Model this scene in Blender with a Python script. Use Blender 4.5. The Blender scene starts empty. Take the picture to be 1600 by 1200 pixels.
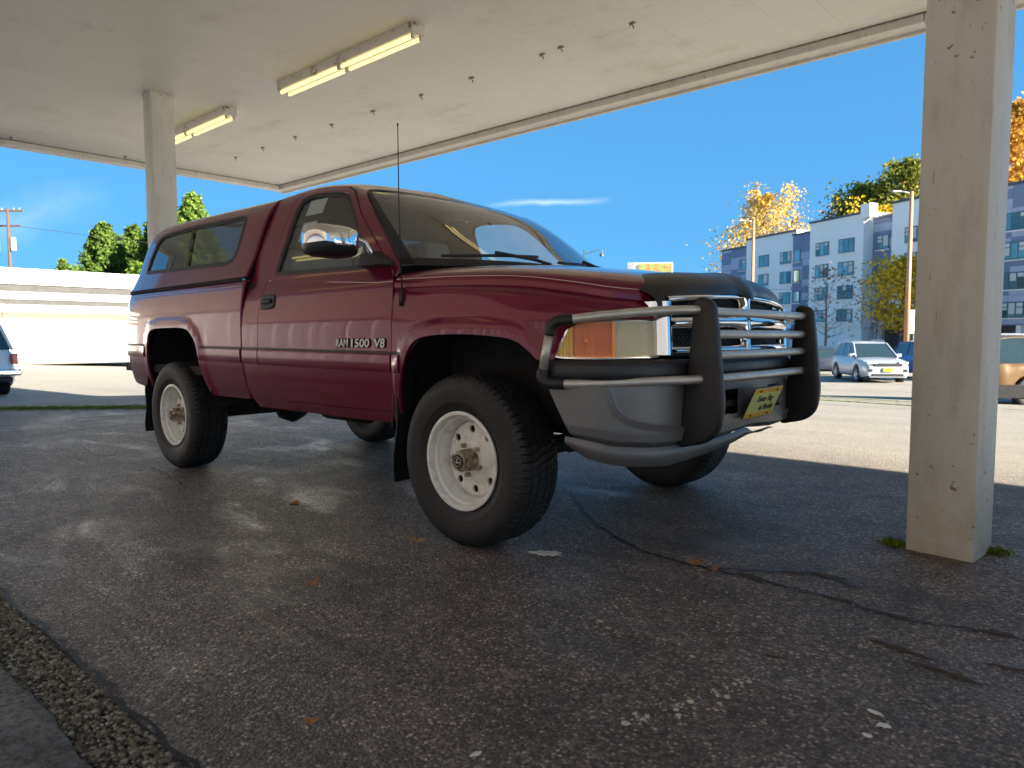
import bpy, bmesh, math, random
import numpy as np
from mathutils import Vector, Matrix
from mathutils.geometry import delaunay_2d_cdt
R = math.radians
random.seed(7); np.random.seed(7)
scene = bpy.context.scene
COL = scene.collection

# ------------------------------------------------------------ camera
cd = bpy.data.cameras.new('camera'); cam = bpy.data.objects.new('camera', cd); COL.objects.link(cam)
cam.location = (0, 0, .945); cam.rotation_euler = (R(90-3.95), 0, R(42.2))
cd.sensor_width = 36; cd.lens = 36*1116/1600; cd.clip_start = .05; cd.clip_end = 3000
cd.dof.use_dof = True; cd.dof.focus_distance = 3.6; cd.dof.aperture_fstop = 4.5
scene.camera = cam

# ------------------------------------------------------------ sky, sun, exposure
SUN_EL, SUN_AZ = 22.0, 12.6            # azimuth measured from +X towards +Y
w = bpy.data.worlds.new('World'); scene.world = w; w.use_nodes = True
nt = w.node_tree; nt.nodes.clear()
out = nt.nodes.new('ShaderNodeOutputWorld'); bg = nt.nodes.new('ShaderNodeBackground')
sky = nt.nodes.new('ShaderNodeTexSky'); sky.sky_type = 'NISHITA'; sky.sun_disc = False
sky.sun_elevation = R(SUN_EL); sky.sun_rotation = R(90-SUN_AZ)
sky.altitude = 1500; sky.air_density = 1.0; sky.dust_density = .05; sky.ozone_density = 2.0
gm_ = nt.nodes.new('ShaderNodeGamma'); gm_.inputs['Gamma'].default_value = .28; nt.links.new(sky.outputs[0], gm_.inputs['Color'])   # clear autumn air: an even, deep blue
hs = nt.nodes.new('ShaderNodeMix'); hs.data_type = 'RGBA'; hs.blend_type = 'MULTIPLY'; hs.inputs['Factor'].default_value = 1; nt.links.new(gm_.outputs[0], hs.inputs['A']); hs.inputs['B'].default_value = (.40, 1.29, 2.30, 1)
# thin high cirrus streaks, part of the sky itself
tc = nt.nodes.new('ShaderNodeTexCoord')
def streak(prev, d, along, half_l, half_w, amount, seed):
    d = Vector(d).normalized(); a = (Vector(along)-d*Vector(along).dot(d)).normalized(); b = d.cross(a)
    def dot(v):
        n = nt.nodes.new('ShaderNodeVectorMath'); n.operation = 'DOT_PRODUCT'; n.inputs[1].default_value = v
        nt.links.new(tc.outputs['Generated'], n.inputs[0]); return n.outputs['Value']
    def math_(op, x, y=None):
        n = nt.nodes.new('ShaderNodeMath'); n.operation = op
        for i, q in enumerate((x, y)):
            if q is None: continue
            if isinstance(q, (int, float)): n.inputs[i].default_value = q
            else: nt.links.new(q, n.inputs[i])
        return n.outputs[0]
    ca, cb, cdn = dot(a), dot(b), dot(d)
    nz = nt.nodes.new('ShaderNodeTexNoise'); nz.inputs['Scale'].default_value = 9; nz.inputs['Detail'].default_value = 4
    mp = nt.nodes.new('ShaderNodeMapping'); mp.inputs['Location'].default_value = (seed, seed*2, 0)
    nt.links.new(tc.outputs['Generated'], mp.inputs[0]); nt.links.new(mp.outputs[0], nz.inputs['Vector'])
    wob = math_('MULTIPLY', math_('SUBTRACT', nz.outputs['Fac'], .5), half_w*3.5)
    cb = math_('ADD', cb, wob)
    fb = math_('MAXIMUM', math_('SUBTRACT', 1, math_('ABSOLUTE', math_('DIVIDE', cb, half_w))), 0)
    fa = math_('MAXIMUM', math_('SUBTRACT', 1, math_('ABSOLUTE', math_('DIVIDE', ca, half_l))), 0)
    front = math_('GREATER_THAN', cdn, .5)
    fac = math_('MULTIPLY', math_('MULTIPLY', math_('POWER', fa, .7), math_('POWER', fb, 1.3)), math_('MULTIPLY', front, amount))
    mx = nt.nodes.new('ShaderNodeMix'); mx.data_type = 'RGBA'
    nt.links.new(fac, mx.inputs['Factor']); nt.links.new(prev, mx.inputs['A']); mx.inputs['B'].default_value = (4.2, 5.0, 5.8, 1)
    return mx.outputs['Result']
c = streak(hs.outputs['Result'], (-.622, .760, .180), (.74, .67, .06), .085, .006, .55, 3.1)
c = streak(c, (-.956, .198, .215), (.74, .67, .05), .10, .012, .22, 8.3)
c = streak(c, (-.956, .198, .130), (.74, .67, .01), .13, .030, .22, 5.7)
nt.links.new(c, bg.inputs['Color']); bg.inputs['Strength'].default_value = .05
nt.links.new(bg.outputs[0], out.inputs[0])
sl = bpy.data.lights.new('sun', 'SUN'); sl.energy = 5.0; sl.angle = R(.53); sl.color = (1, .915, .78)
so = bpy.data.objects.new('sun', sl); COL.objects.link(so)
sd = Vector((math.cos(R(SUN_EL))*math.cos(R(SUN_AZ)), math.cos(R(SUN_EL))*math.sin(R(SUN_AZ)), math.sin(R(SUN_EL))))
so.rotation_euler = sd.to_track_quat('Z', 'Y').to_euler(); so.location = (20, 5, 20)
vs = scene.view_settings; vs.view_transform = 'Standard'; vs.look = 'None'; vs.gamma = 1; vs.use_curve_mapping = False
vs.exposure = 2.4
scene.cycles.max_bounces = 8; scene.cycles.diffuse_bounces = 4; scene.cycles.transparent_max_bounces = 16

# ------------------------------------------------------------ helpers
def link(name, me, mat=None, parent=None, smooth=False):
    o = bpy.data.objects.new(name, me); COL.objects.link(o)
    if mat is not None and len(me.materials) == 0: me.materials.append(mat)
    if parent is not None: o.parent = parent
    if smooth: me.shade_smooth()
    return o
def mesh(name, v, f, mat=None, parent=None, smooth=False):
    me = bpy.data.meshes.new(name); me.from_pydata([tuple(map(float, q)) for q in v], [], [tuple(int(i) for i in q) for q in f]); me.update()
    return link(name, me, mat, parent, smooth)
def empty(name, loc=(0, 0, 0), rz=0, parent=None):
    o = bpy.data.objects.new(name, None); COL.objects.link(o); o.location = loc; o.rotation_euler = (0, 0, rz)
    if parent is not None: o.parent = parent
    return o
def tag(o, label=None, cat=None, group=None, kind=None):
    if label: o['label'] = label
    if cat: o['category'] = cat
    if group: o['group'] = group
    if kind: o['kind'] = kind
    return o
def copy_tree(o, parent=None):
    c = o.copy(); COL.objects.link(c); c.parent = parent
    for ch in list(o.children): copy_tree(ch, c)
    return c
class MB:
    """collects primitives into one mesh"""
    def __init__(s): s.v = []; s.f = []
    def add(s, v, f):
        n = len(s.v); s.v += [tuple(map(float, q)) for q in v]; s.f += [tuple(int(i)+n for i in q) for q in f]; return s
    def box(s, x0, x1, y0, y1, z0, z1, M=None):
        v = [(x, y, z) for x in (x0, x1) for y in (y0, y1) for z in (z0, z1)]
        if M is not None: v = [M @ Vector(q) for q in v]
        return s.add(v, [(0, 1, 3, 2), (4, 6, 7, 5), (0, 4, 5, 1), (2, 3, 7, 6), (0, 2, 6, 4), (1, 5, 7, 3)])
    def bbox(s, x0, x1, y0, y1, z0, z1, b=.01, seg=2, M=None):
        bm = bmesh.new(); bmesh.ops.create_cube(bm, size=1)
        for q in bm.verts: q.co = Vector(((x0+x1)/2+q.co.x*(x1-x0), (y0+y1)/2+q.co.y*(y1-y0), (z0+z1)/2+q.co.z*(z1-z0)))
        bmesh.ops.bevel(bm, geom=bm.edges[:], offset=b, segments=seg, profile=.5, affect='EDGES')
        if M is not None: bm.transform(M)
        bm.verts.index_update(); s.add([q.co[:] for q in bm.verts], [[q.index for q in f.verts] for f in bm.faces]); bm.free(); return s
    def tube(s, pts, r, n=10, caps=True):
        pts = [Vector(p) for p in pts]; rs = r if isinstance(r, (list, tuple)) else [r]*len(pts)
        rings = []; prev = None
        for i, p in enumerate(pts):
            t = (pts[min(i+1, len(pts)-1)]-pts[max(i-1, 0)]).normalized()
            if prev is None: a = t.orthogonal().normalized()
            else: a = (prev-t*prev.dot(t)).normalized()
            prev = a; b = t.cross(a)
            rings.append([p+(a*math.cos(2*math.pi*k/n)+b*math.sin(2*math.pi*k/n))*rs[i] for k in range(n)])
        v = [q for rg in rings for q in rg]; f = []
        for i in range(len(pts)-1):
            for k in range(n): f.append((i*n+k, i*n+(k+1) % n, (i+1)*n+(k+1) % n, (i+1)*n+k))
        if caps: f += [tuple(range(n))[::-1], tuple(range((len(pts)-1)*n, len(pts)*n))]
        return s.add(v, f)
    def lathe(s, prof, n=32, M=None):
        """prof = [(r, a)], revolved about local Y axis, a along Y"""
        v = [(r*math.cos(2*math.pi*k/n), a, r*math.sin(2*math.pi*k/n)) for r, a in prof for k in range(n)]
        if M is not None: v = [M @ Vector(q) for q in v]
        return s.add(v, [(i*n+k, i*n+(k+1) % n, (i+1)*n+(k+1) % n, (i+1)*n+k) for i in range(len(prof)-1) for k in range(n)])
    def prism(s, poly, y0, y1, M=None):
        """poly in (x, z), extruded along y"""
        n = len(poly); v = [(x, y0, z) for x, z in poly]+[(x, y1, z) for x, z in poly]
        if M is not None: v = [M @ Vector(q) for q in v]
        return s.add(v, [tuple(range(n)), tuple(range(n, 2*n))[::-1]]+[(i, i+n, (i+1) % n+n, (i+1) % n) for i in range(n)])
    def grid(s, P):
        """P array (n, m, 3)"""
        n, m = len(P), len(P[0]); return s.add([q for r_ in P for q in r_], [(i*m+j, i*m+j+1, (i+1)*m+j+1, (i+1)*m+j) for i in range(n-1) for j in range(m-1)])
    def build(s, name, mat, parent=None, smooth=False, angle=None, fix=True):
        me = bpy.data.meshes.new(name); me.from_pydata(s.v, [], s.f); me.update()
        if fix:
            bm = bmesh.new(); bm.from_mesh(me); bmesh.ops.recalc_face_normals(bm, faces=bm.faces[:]); bm.to_mesh(me); bm.free()
        o = link(name, me, mat, parent)
        if angle is not None: me.shade_smooth(); me.set_sharp_from_angle(angle=R(angle))
        elif smooth: me.shade_smooth()
        return o
def inpoly(p, poly):
    x, y = p[:, 0], p[:, 1]; r = np.zeros(len(p), bool); q = np.asarray(poly); j = len(q)-1
    for i in range(len(q)):
        xi, yi = q[i]; xj, yj = q[j]
        if yi != yj:
            r ^= ((yi > y) != (yj > y)) & (x < (xj-xi)*(y-yi)/(yj-yi)+xi)
        j = i
    return r
def distpoly(p, line, closed=False):
    q = np.asarray(line, float); p = np.asarray(p, float); A = q if closed else q[:-1]; B = np.roll(q, -1, 0) if closed else q[1:]
    AB = B-A; l = (AB**2).sum(1)+1e-12; out_ = np.empty(len(p))
    for i in range(0, len(p), 2000):
        d = p[i:i+2000, None, :]-A[None]; t = np.clip((d*AB).sum(2)/l, 0, 1); out_[i:i+2000] = np.sqrt((((d-t[:, :, None]*AB)**2).sum(2)).min(1))
    return out_
def resample(poly, step, closed=True):
    q = np.asarray(poly, float); o = []
    for i in range(len(q)-(0 if closed else 1)):
        a, b = q[i], q[(i+1) % len(q)]; n = max(1, int(round(np.hypot(*(b-a))/step)))
        o += [a+(b-a)*k/n for k in range(n)]
    if not closed: o.append(q[-1])
    return np.array(o)
def cdt(outer, holes, step):
    outer = resample(outer, step*.6); holes = [resample(h, step*.6) for h in holes]
    mn, mx = outer.min(0), outer.max(0)
    g = np.array(np.meshgrid(np.arange(mn[0], mx[0], step), np.arange(mn[1], mx[1], step))).reshape(2, -1).T
    ok = inpoly(g, outer) & (distpoly(g, outer, True) > step*.45)
    for h in holes: ok &= ~inpoly(g, h) & (distpoly(g, h, True) > step*.45)
    pts = [Vector(p) for p in np.vstack([outer]+holes+[g[ok]])]
    ed = []; n = 0
    for L in [outer]+holes:
        m = len(L); ed += [(n+i, n+(i+1) % m) for i in range(m)]; n += m
    r = delaunay_2d_cdt(pts, ed, [], 0, 1e-6)
    V = np.array([tuple(v) for v in r[0]]); T = np.array([t for t in r[2] if len(t) == 3])
    c = V[T].mean(1); keep = inpoly(c, outer)
    for h in holes: keep &= ~inpoly(c, h)
    return V, T[keep]

def catmull(P, n=12):
    P = np.array(P, float); Q = np.vstack([2*P[0]-P[1], P, 2*P[-1]-P[-2]]); o = []
    for i in range(1, len(Q)-2):
        p0, p1, p2, p3 = Q[i-1:i+3]
        for t in np.arange(n)/n:
            o.append(.5*((2*p1)+(-p0+p2)*t+(2*p0-5*p1+4*p2-p3)*t*t+(-p0+3*p1-3*p2+p3)*t**3))
    o.append(P[-1]); return np.array(o)

# ------------------------------------------------------------ materials
class NT:
    def __init__(s, name):
        s.m = bpy.data.materials.new(name); s.m.use_nodes = True; s.t = s.m.node_tree; s.t.nodes.clear()
        s.o = s.n('OutputMaterial'); s.tc = s.n('TexCoord')
    def n(s, k, **kw):
        q = s.t.nodes.new('ShaderNode'+k)
        for a, b in kw.items(): setattr(q, a, b)
        return q
    def set(s, q, **kw):
        for a, b in kw.items():
            a = a.replace('_', ' ')
            if isinstance(b, bpy.types.NodeSocket): s.t.links.new(b, q.inputs[a])
            else:
                if isinstance(b, tuple) and len(b) == 3 and q.inputs[a].type == 'RGBA': b = b+(1,)
                q.inputs[a].default_value = b
        return q
    def noise(s, scale, detail=4, rough=.55, vec=None, mp=None, dist=0):
        q = s.n('TexNoise'); s.set(q, Scale=scale, Detail=detail, Roughness=rough, Distortion=dist)
        v = vec or s.tc.outputs['Object']
        if mp:
            m = s.n('Mapping'); m.inputs['Scale'].default_value = mp; s.t.links.new(v, m.inputs[0]); v = m.outputs[0]
        s.t.links.new(v, q.inputs['Vector']); return q.outputs['Fac']
    def vor(s, scale, feature='F1', vec=None, out='Distance', rnd=1):
        q = s.n('TexVoronoi', feature=feature); s.set(q, Scale=scale, Randomness=rnd); s.t.links.new(vec or s.tc.outputs['Object'], q.inputs['Vector']); return q.outputs[out]
    def ramp(s, f, stops):
        q = s.n('ValToRGB'); s.t.links.new(f, q.inputs[0]); e = q.color_ramp.elements
        while len(e) < len(stops): e.new(.5)
        for i, (p, c) in enumerate(stops):
            if not isinstance(c, tuple): c = (c, c, c)
            e[i].position = p; e[i].color = c+(1,) if len(c) == 3 else c
        return q.outputs[0]
    def mix(s, f, a, b, mode='MIX'):
        q = s.n('Mix', data_type='RGBA', blend_type=mode)
        for k, v in (('Factor', f), ('A', a), ('B', b)):
            i = [x for x in q.inputs if x.name == k and (x.type == 'RGBA' or k == 'Factor') and x.enabled][0]
            if isinstance(v, bpy.types.NodeSocket): s.t.links.new(v, i)
            else: i.default_value = v if k == 'Factor' else tuple(v)+(1,)
        return [x for x in q.outputs if x.type == 'RGBA'][0]
    def mth(s, op, a, b=None, c=None, clamp=False):
        q = s.n('Math', operation=op, use_clamp=clamp)
        for i, v in enumerate((a, b, c)):
            if v is None: continue
            if isinstance(v, bpy.types.NodeSocket): s.t.links.new(v, q.inputs[i])
            else: q.inputs[i].default_value = v
        return q.outputs[0]
    def bump(s, h, strength=.3, dist=.01, normal=None):
        q = s.n('Bump'); s.set(q, Height=h, Strength=strength, Distance=dist)
        if normal is not None: s.t.links.new(normal, q.inputs['Normal'])
        return q.outputs[0]
    def bsdf(s, **kw):
        q = s.n('BsdfPrincipled'); s.set(q, **kw); s.t.links.new(q.outputs[0], s.o.inputs[0]); return q
def plain(name, col, rough=.5, metal=0, var=.12, scale=6, bump=0, bscale=120, coat=0, spec=None, emis=None):
    """base colour with soft mottling, roughness variation and optional fine relief"""
    t = NT(name); n = t.noise(scale, 5)
    c = t.mix(n, tuple(max(0, x*(1-var)) for x in col), tuple(min(1, x*(1+var)) for x in col))
    r = t.ramp(t.noise(scale*2.3, 4), [(.3, max(0, rough-.07)), (.7, min(1, rough+.07))])
    kw = dict(Base_Color=c, Roughness=r, Metallic=float(metal), Coat_Weight=float(coat), Coat_Roughness=.05)
    if bump: kw['Normal'] = t.bump(t.noise(bscale, 3), bump, .004)
    if spec is not None: kw['Specular_IOR_Level'] = spec
    if emis: kw['Emission_Color'] = emis[0]; kw['Emission_Strength'] = emis[1]
    t.bsdf(**kw); return t.m
def glass(name, tint=(.75, .8, .8), ior=1.5, rough=0., dark=1.):
    t = NT(name); fr = t.n('Fresnel'); gb = t.n('NewGeometry').outputs['Backfacing']; t.set(fr, IOR=t.mth('MULTIPLY_ADD', gb, 1/ior-ior, ior))   # thin pane: same reflectance from both sides
    tr = t.n('BsdfTransparent'); t.set(tr, Color=tint)
    gl = t.n('BsdfGlossy'); t.set(gl, Color=(1., 1., 1.), Roughness=rough)
    mx = t.n('MixShader'); t.t.links.new(fr.outputs[0], mx.inputs[0]); t.t.links.new(tr.outputs[0], mx.inputs[1]); t.t.links.new(gl.outputs[0], mx.inputs[2])
    t.t.links.new(mx.outputs[0], t.o.inputs[0]); return t.m
M = {}
def car_paint(name, col, flake=.10, rough=.34, dusty=False):
    t = NT(name); n = t.noise(3, 4)
    c = t.mix(t.noise(900, 1), tuple(x*(1-flake) for x in col), tuple(x*(1+flake) for x in col))
    dirt = t.ramp(t.noise(5, 8, .7, mp=(1, 1, 2.2)), [(.58, 0.), (.85, .10)])
    c = t.mix(dirt, c, (.10, .085, .075))
    if dusty:
        sz_ = t.n('SeparateXYZ'); t.t.links.new(t.tc.outputs['Object'], sz_.inputs[0]); low = t.ramp(t.mth('MULTIPLY_ADD', sz_.outputs[2], 2.6, -1.3), [(0., 1.), (1., 0.)])
        c = t.mix(t.mth('MULTIPLY', low, t.ramp(t.noise(11, 9, .75, mp=(1, 1, .5)), [(.40, .0), (.80, .40)])), c, (.13, .105, .09)); c = t.mix(t.ramp(t.noise(260, 2), [(.735, 0.), (.75, .5)]), c, (.35, .31, .28))
    cr = t.ramp(t.noise(7, 6), [(.35, .02), (.75, .09)])
    t.bsdf(Base_Color=c, Roughness=rough, Metallic=.25, Coat_Weight=1., Coat_Roughness=cr, Coat_IOR=1.38, Specular_IOR_Level=.28, Normal=t.bump(t.noise(1.7, 2), .02, .02)); return t.m
M['maroon'] = car_paint('maroon_paint', (.145, .0025, .030), dusty=True)
M['black_trim'] = plain('black_trim', (.018, .018, .02), .55, var=.3, bump=.15, bscale=300)
M['deflector'] = plain('smoked_plastic', (.014, .015, .019), .36, var=.4, scale=9)
M['rubber_black'] = plain('guard_rubber', (.012, .012, .014), .48, var=.4, bump=.1, bscale=200)
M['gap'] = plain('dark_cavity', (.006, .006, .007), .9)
M['under'] = plain('underbody', (.018, .016, .015), .8, var=.6, scale=9, bump=.4, bscale=60)
M['chrome'] = plain('chrome', (.80, .80, .81), .07, 1, var=.04)
M['steel_tube'] = plain('worn_steel_tube', (.56, .54, .50), .42, .6, var=.2, scale=26)
def bumper_mat():
    t = NT('bumper_grey'); n = t.noise(8, 6, .65)
    c = t.mix(n, (.115, .118, .124), (.20, .203, .208)); sp = t.ramp(t.noise(160, 2), [(.66, 0.), (.70, 1.)])
    c = t.mix(t.mth('MULTIPLY', sp, .5), c, (.26, .25, .23))
    t.bsdf(Base_Color=c, Roughness=.42, Metallic=.35, Normal=t.bump(t.noise(250, 2), .08, .003)); return t.m
M['bumper'] = bumper_mat()
M['black_bumper'] = plain('black_bumper_pad', (.016, .017, .022), .42, var=.35, scale=12, bump=.08, bscale=260)
M['glass'] = glass('window_glass', (.76, .82, .81), 2.0)
M['wind'] = glass('windshield_glass', (.78, .85, .84), 2.45)
M['dark_glass'] = glass('tinted_cap_glass', (.26, .29, .29), 1.95)
M['int_dark'] = plain('interior_dark', (.035, .033, .035), .8)
M['int_grey'] = plain('interior_grey', (.28, .275, .27), .85)
M['headliner'] = plain('headliner', (.30, .28, .25), .95)
def tyre_mat():
    t = NT('tyre_rubber'); n = t.noise(14, 5)
    c = t.mix(n, (.008, .008, .009), (.017, .0165, .016)); d = t.ramp(t.noise(60, 4), [(.55, 0.), (.8, .35)])
    c = t.mix(d, c, (.030, .028, .025)); t.bsdf(Base_Color=c, Roughness=.62, Normal=t.bump(t.noise(220, 3), .25, .002)); return t.m
M['tyre'] = tyre_mat()
def rim_mat():
    t = NT('white_steel_rim'); n = t.noise(9, 6, .6)
    c = t.mix(n, (.70, .69, .65), (.84, .83, .80)); g = t.ramp(t.noise(22, 8, .75), [(.50, 0.), (.72, .75)])
    c = t.mix(g, c, (.40, .33, .22)); t.bsdf(Base_Color=c, Roughness=.38, Coat_Weight=.25, Normal=t.bump(t.noise(90, 3), .06, .003)); return t.m
M['rim'] = rim_mat()
def rust_mat(name, a, b, sc=14, thr=(.48, .62), rough=.5, metal=0.):
    t = NT(name); f = t.ramp(t.noise(sc, 8, .68), [(thr[0], 0.), (thr[1], 1.)])
    c = t.mix(t.noise(5, 5), tuple(x*.88 for x in a), a); t.bsdf(Base_Color=t.mix(f, c, b), Roughness=rough, Metallic=metal, Normal=t.bump(f, .2, .003)); return t.m
M['hub'] = rust_mat('weathered_hub', (.48, .42, .32), (.16, .08, .035), 30, (.45, .62), .4, .6)
M['amber'] = None
def lens_mat(name, col, alpha, sc=330, ior=1.45):
    t = NT(name); wv = t.n('TexWave', wave_type='BANDS', bands_direction='Y'); t.set(wv, Scale=sc/6.28, Distortion=.0); t.t.links.new(t.tc.outputs['Object'], wv.inputs['Vector'])
    nb = t.bump(wv.outputs['Fac'], .8, .006); colr = t.mix(wv.outputs['Fac'], tuple(x*.86 for x in col), col)
    tr = t.n('BsdfTransparent'); t.set(tr, Color=col)
    p = t.n('BsdfPrincipled'); t.set(p, Base_Color=colr, Roughness=.12, Normal=nb, IOR=ior, Coat_Weight=.6)
    mx = t.n('MixShader'); mx.inputs[0].default_value = alpha
    t.t.links.new(tr.outputs[0], mx.inputs[1]); t.t.links.new(p.outputs[0], mx.inputs[2]); t.t.links.new(mx.outputs[0], t.o.inputs[0]); return t.m
M['lens_head'] = lens_mat('yellowed_headlight_lens', (.95, .89, .66), .58)
M['lens_amber'] = lens_mat('amber_lens', (1., .56, .01), .90)
M['lens_park'] = lens_mat('clear_parking_lens', (1., .62, .38), .34)
M['orange'] = plain('orange_bulb', (1., .34, .06), .3, coat=.5)
M['reflector'] = plain('lamp_reflector', (.85, .82, .72), .30, .35)
M['red_lens'] = plain('red_tail_lens', (.45, .015, .015), .12, coat=.6)
M['yellow_plate'] = plain('yellow_plate', (.80, .62, .04), .4, var=.08)
M['black_ink'] = plain('black_ink', (.012, .012, .012), .5)
M['white_letter'] = plain('white_letter', (.75, .74, .72), .35)
M['pinstripe'] = plain('pinstripe', (.55, .40, .42), .35)
def asphalt():
    t = NT('asphalt'); P = t.tc.outputs['Object']
    big = t.noise(.45, 6, .6); mid = t.noise(3.2, 7, .66); fine = t.noise(26, 5, .7)
    ag = t.vor(118); vc = t.vor(118, out='Color'); sep = t.n('SeparateColor'); t.t.links.new(vc, sep.inputs[0])
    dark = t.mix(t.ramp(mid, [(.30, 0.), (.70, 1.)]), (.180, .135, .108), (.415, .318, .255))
    # stones of mixed tone bedded in binder
    tone = t.ramp(sep.outputs[0], [(0., .36), (.50, .76), (.80, 1.10), (.93, 1.75), (1., 3.0)]); edge = t.ramp(ag, [(.34, 1.), (.66, .55)])
    dark = t.mix(1., dark, tone, 'MULTIPLY'); dark = t.mix(1., dark, edge, 'MULTIPLY')
    dark = t.mix(t.ramp(fine, [(.35, .55), (.62, 0.)]), dark, (.050, .040, .033))
    vc2 = t.vor(34, out='Color'); se2 = t.n('SeparateColor'); t.t.links.new(vc2, se2.inputs[0]); dd = t.vor(34)
    ch2 = t.mth('MULTIPLY', t.ramp(se2.outputs[1], [(.950, 0.), (.960, 1.)]), t.ramp(dd, [(.16, 1.), (.24, 0.)]))
    dark = t.mix(t.mth('MULTIPLY', ch2, .8), dark, (.42, .38, .31))
    # oil and damp stains, rubber streaks along the driving direction, dusty scuffs
    oil = t.ramp(t.noise(1.1, 5, .55, dist=.6), [(.56, 0.), (.68, .6)]); dark = t.mix(oil, dark, (.030, .025, .022))
    st = t.ramp(t.noise(1., 5, .6, mp=(.25, 5.5, 1)), [(.58, 0.), (.70, .45)]); dark = t.mix(st, dark, (.026, .022, .020))
    sc_ = t.ramp(t.noise(2.2, 9, .75, mp=(.5, 1.8, 1), dist=.4), [(.60, 0.), (.74, .5)]); dark = t.mix(sc_, dark, (.30, .265, .225))
    # ground outside the canopy made paler: sunlight brightness put into its colour
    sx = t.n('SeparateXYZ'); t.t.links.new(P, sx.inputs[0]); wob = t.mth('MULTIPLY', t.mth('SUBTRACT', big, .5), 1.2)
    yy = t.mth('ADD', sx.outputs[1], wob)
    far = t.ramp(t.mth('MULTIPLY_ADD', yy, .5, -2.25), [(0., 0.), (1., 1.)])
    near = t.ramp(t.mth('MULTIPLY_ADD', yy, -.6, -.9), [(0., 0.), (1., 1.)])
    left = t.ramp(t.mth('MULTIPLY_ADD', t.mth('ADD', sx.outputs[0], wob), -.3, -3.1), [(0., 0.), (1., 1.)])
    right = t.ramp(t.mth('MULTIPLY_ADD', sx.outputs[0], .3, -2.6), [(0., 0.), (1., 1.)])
    sun_pale = t.mth('MAXIMUM', t.mth('MAXIMUM', far, near), t.mth('MAXIMUM', left, right))
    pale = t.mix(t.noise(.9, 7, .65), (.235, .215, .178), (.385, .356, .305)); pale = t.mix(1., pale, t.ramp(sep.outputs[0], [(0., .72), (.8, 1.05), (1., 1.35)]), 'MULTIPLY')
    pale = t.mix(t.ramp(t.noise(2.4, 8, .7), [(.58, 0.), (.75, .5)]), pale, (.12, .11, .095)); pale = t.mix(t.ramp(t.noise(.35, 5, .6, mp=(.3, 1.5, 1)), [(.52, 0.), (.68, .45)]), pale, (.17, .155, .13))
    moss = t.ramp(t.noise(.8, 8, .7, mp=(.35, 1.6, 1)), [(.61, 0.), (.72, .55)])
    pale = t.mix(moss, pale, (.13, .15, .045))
    col = t.mix(sun_pale, dark, pale)
    wet = t.ramp(t.noise(1.7, 10, .74, mp=(.6, 1.4, 1), dist=.5), [(.33, .38), (.50, .64)]); wet = t.mix(1., wet, t.ramp(sep.outputs[2], [(0., .75), (1., 1.15)]), 'MULTIPLY')
    rough = t.mix(sun_pale, wet, (.85, .85, .85))
    h = t.mth('ADD', t.mth('MULTIPLY', ag, -1.0), t.mth('ADD', t.mth('MULTIPLY', sep.outputs[1], .5), t.mth('ADD', t.mth('MULTIPLY', t.noise(240, 3), .25), t.mth('MULTIPLY', fine, .9))))
    t.bsdf(Base_Color=col, Roughness=rough, Specular_IOR_Level=.40, Normal=t.bump(h, 1., .011)); return t.m
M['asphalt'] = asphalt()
def painted_soffit():
    t = NT('painted_soffit'); P = t.n('NewGeometry').outputs['Position']; n = t.noise(.9, 7, .6, P, (1, .35, 1))
    c = t.mix(n, (.62, .605, .57), (.78, .77, .745)); st = t.ramp(t.noise(1.5, 9, .72, P, (.6, 1., 1)), [(.56, 0.), (.76, .6)])
    c = t.mix(st, c, (.40, .36, .30)); sp = t.ramp(t.noise(30, 3, .6, P), [(.70, 0.), (.74, .75)]); clu = t.ramp(t.noise(1.6, 3, .5, P), [(.48, 0.), (.6, 1.)]); c = t.mix(t.mth('MULTIPLY', sp, clu), c, (.16, .11, .07))
    dr = t.ramp(t.noise(5, 6, .7, P, (4, .25, 1)), [(.62, 0.), (.75, .3)]); c = t.mix(dr, c, (.36, .33, .29))
    t.bsdf(Base_Color=c, Roughness=.58, Normal=t.bump(t.noise(5, 6, .6, P), .15, .02)); return t.m
M['soffit'] = painted_soffit()
def painted_post():
    t = NT('painted_post'); P = t.n('NewGeometry').outputs['Position']; n = t.noise(2.5, 7, .6, P)
    c = t.mix(n, (.55, .535, .49), (.69, .675, .63)); sp = t.ramp(t.noise(30, 4, .65, P), [(.64, 0.), (.68, .9)])
    clu = t.ramp(t.noise(1.9, 3, .5, P), [(.46, 0.), (.60, 1.)]); c = t.mix(t.mth('MULTIPLY', sp, clu), c, (.15, .085, .04))
    gr = t.ramp(t.noise(5, 9, .7, P, (2, 2, .45)), [(.50, 0.), (.76, .55)]); c = t.mix(gr, c, (.34, .30, .22))
    sc_ = t.ramp(t.noise(9, 3, .5, P, (6, 6, .8)), [(.70, 0.), (.74, .6)]); c = t.mix(sc_, c, (.12, .10, .08))
    sx = t.n('SeparateXYZ'); t.t.links.new(P, sx.inputs[0]); lowz = t.mth('MULTIPLY', t.ramp(t.mth('MULTIPLY', sx.outputs[2], 2.2), [(0., 1.), (1., 0.)]), t.ramp(t.noise(7, 7, .7, P), [(.35, .15), (.7, .9)])); c = t.mix(lowz, c, (.40, .33, .19))
    t.bsdf(Base_Color=c, Roughness=.55, Normal=t.bump(t.noise(60, 4, .6, P), .14, .004)); return t.m
M['post'] = painted_post()
M['fixture'] = rust_mat('rusty_white_enamel', (.62, .60, .55), (.20, .085, .03), 9, (.56, .68), .5)
t_ = NT('fluorescent_tube'); e_ = t_.n('Emission'); t_.set(e_, Color=(1., .80, .32), Strength=.36); t_.t.links.new(e_.outputs[0], t_.o.inputs[0]); M['tube'] = t_.m
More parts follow.
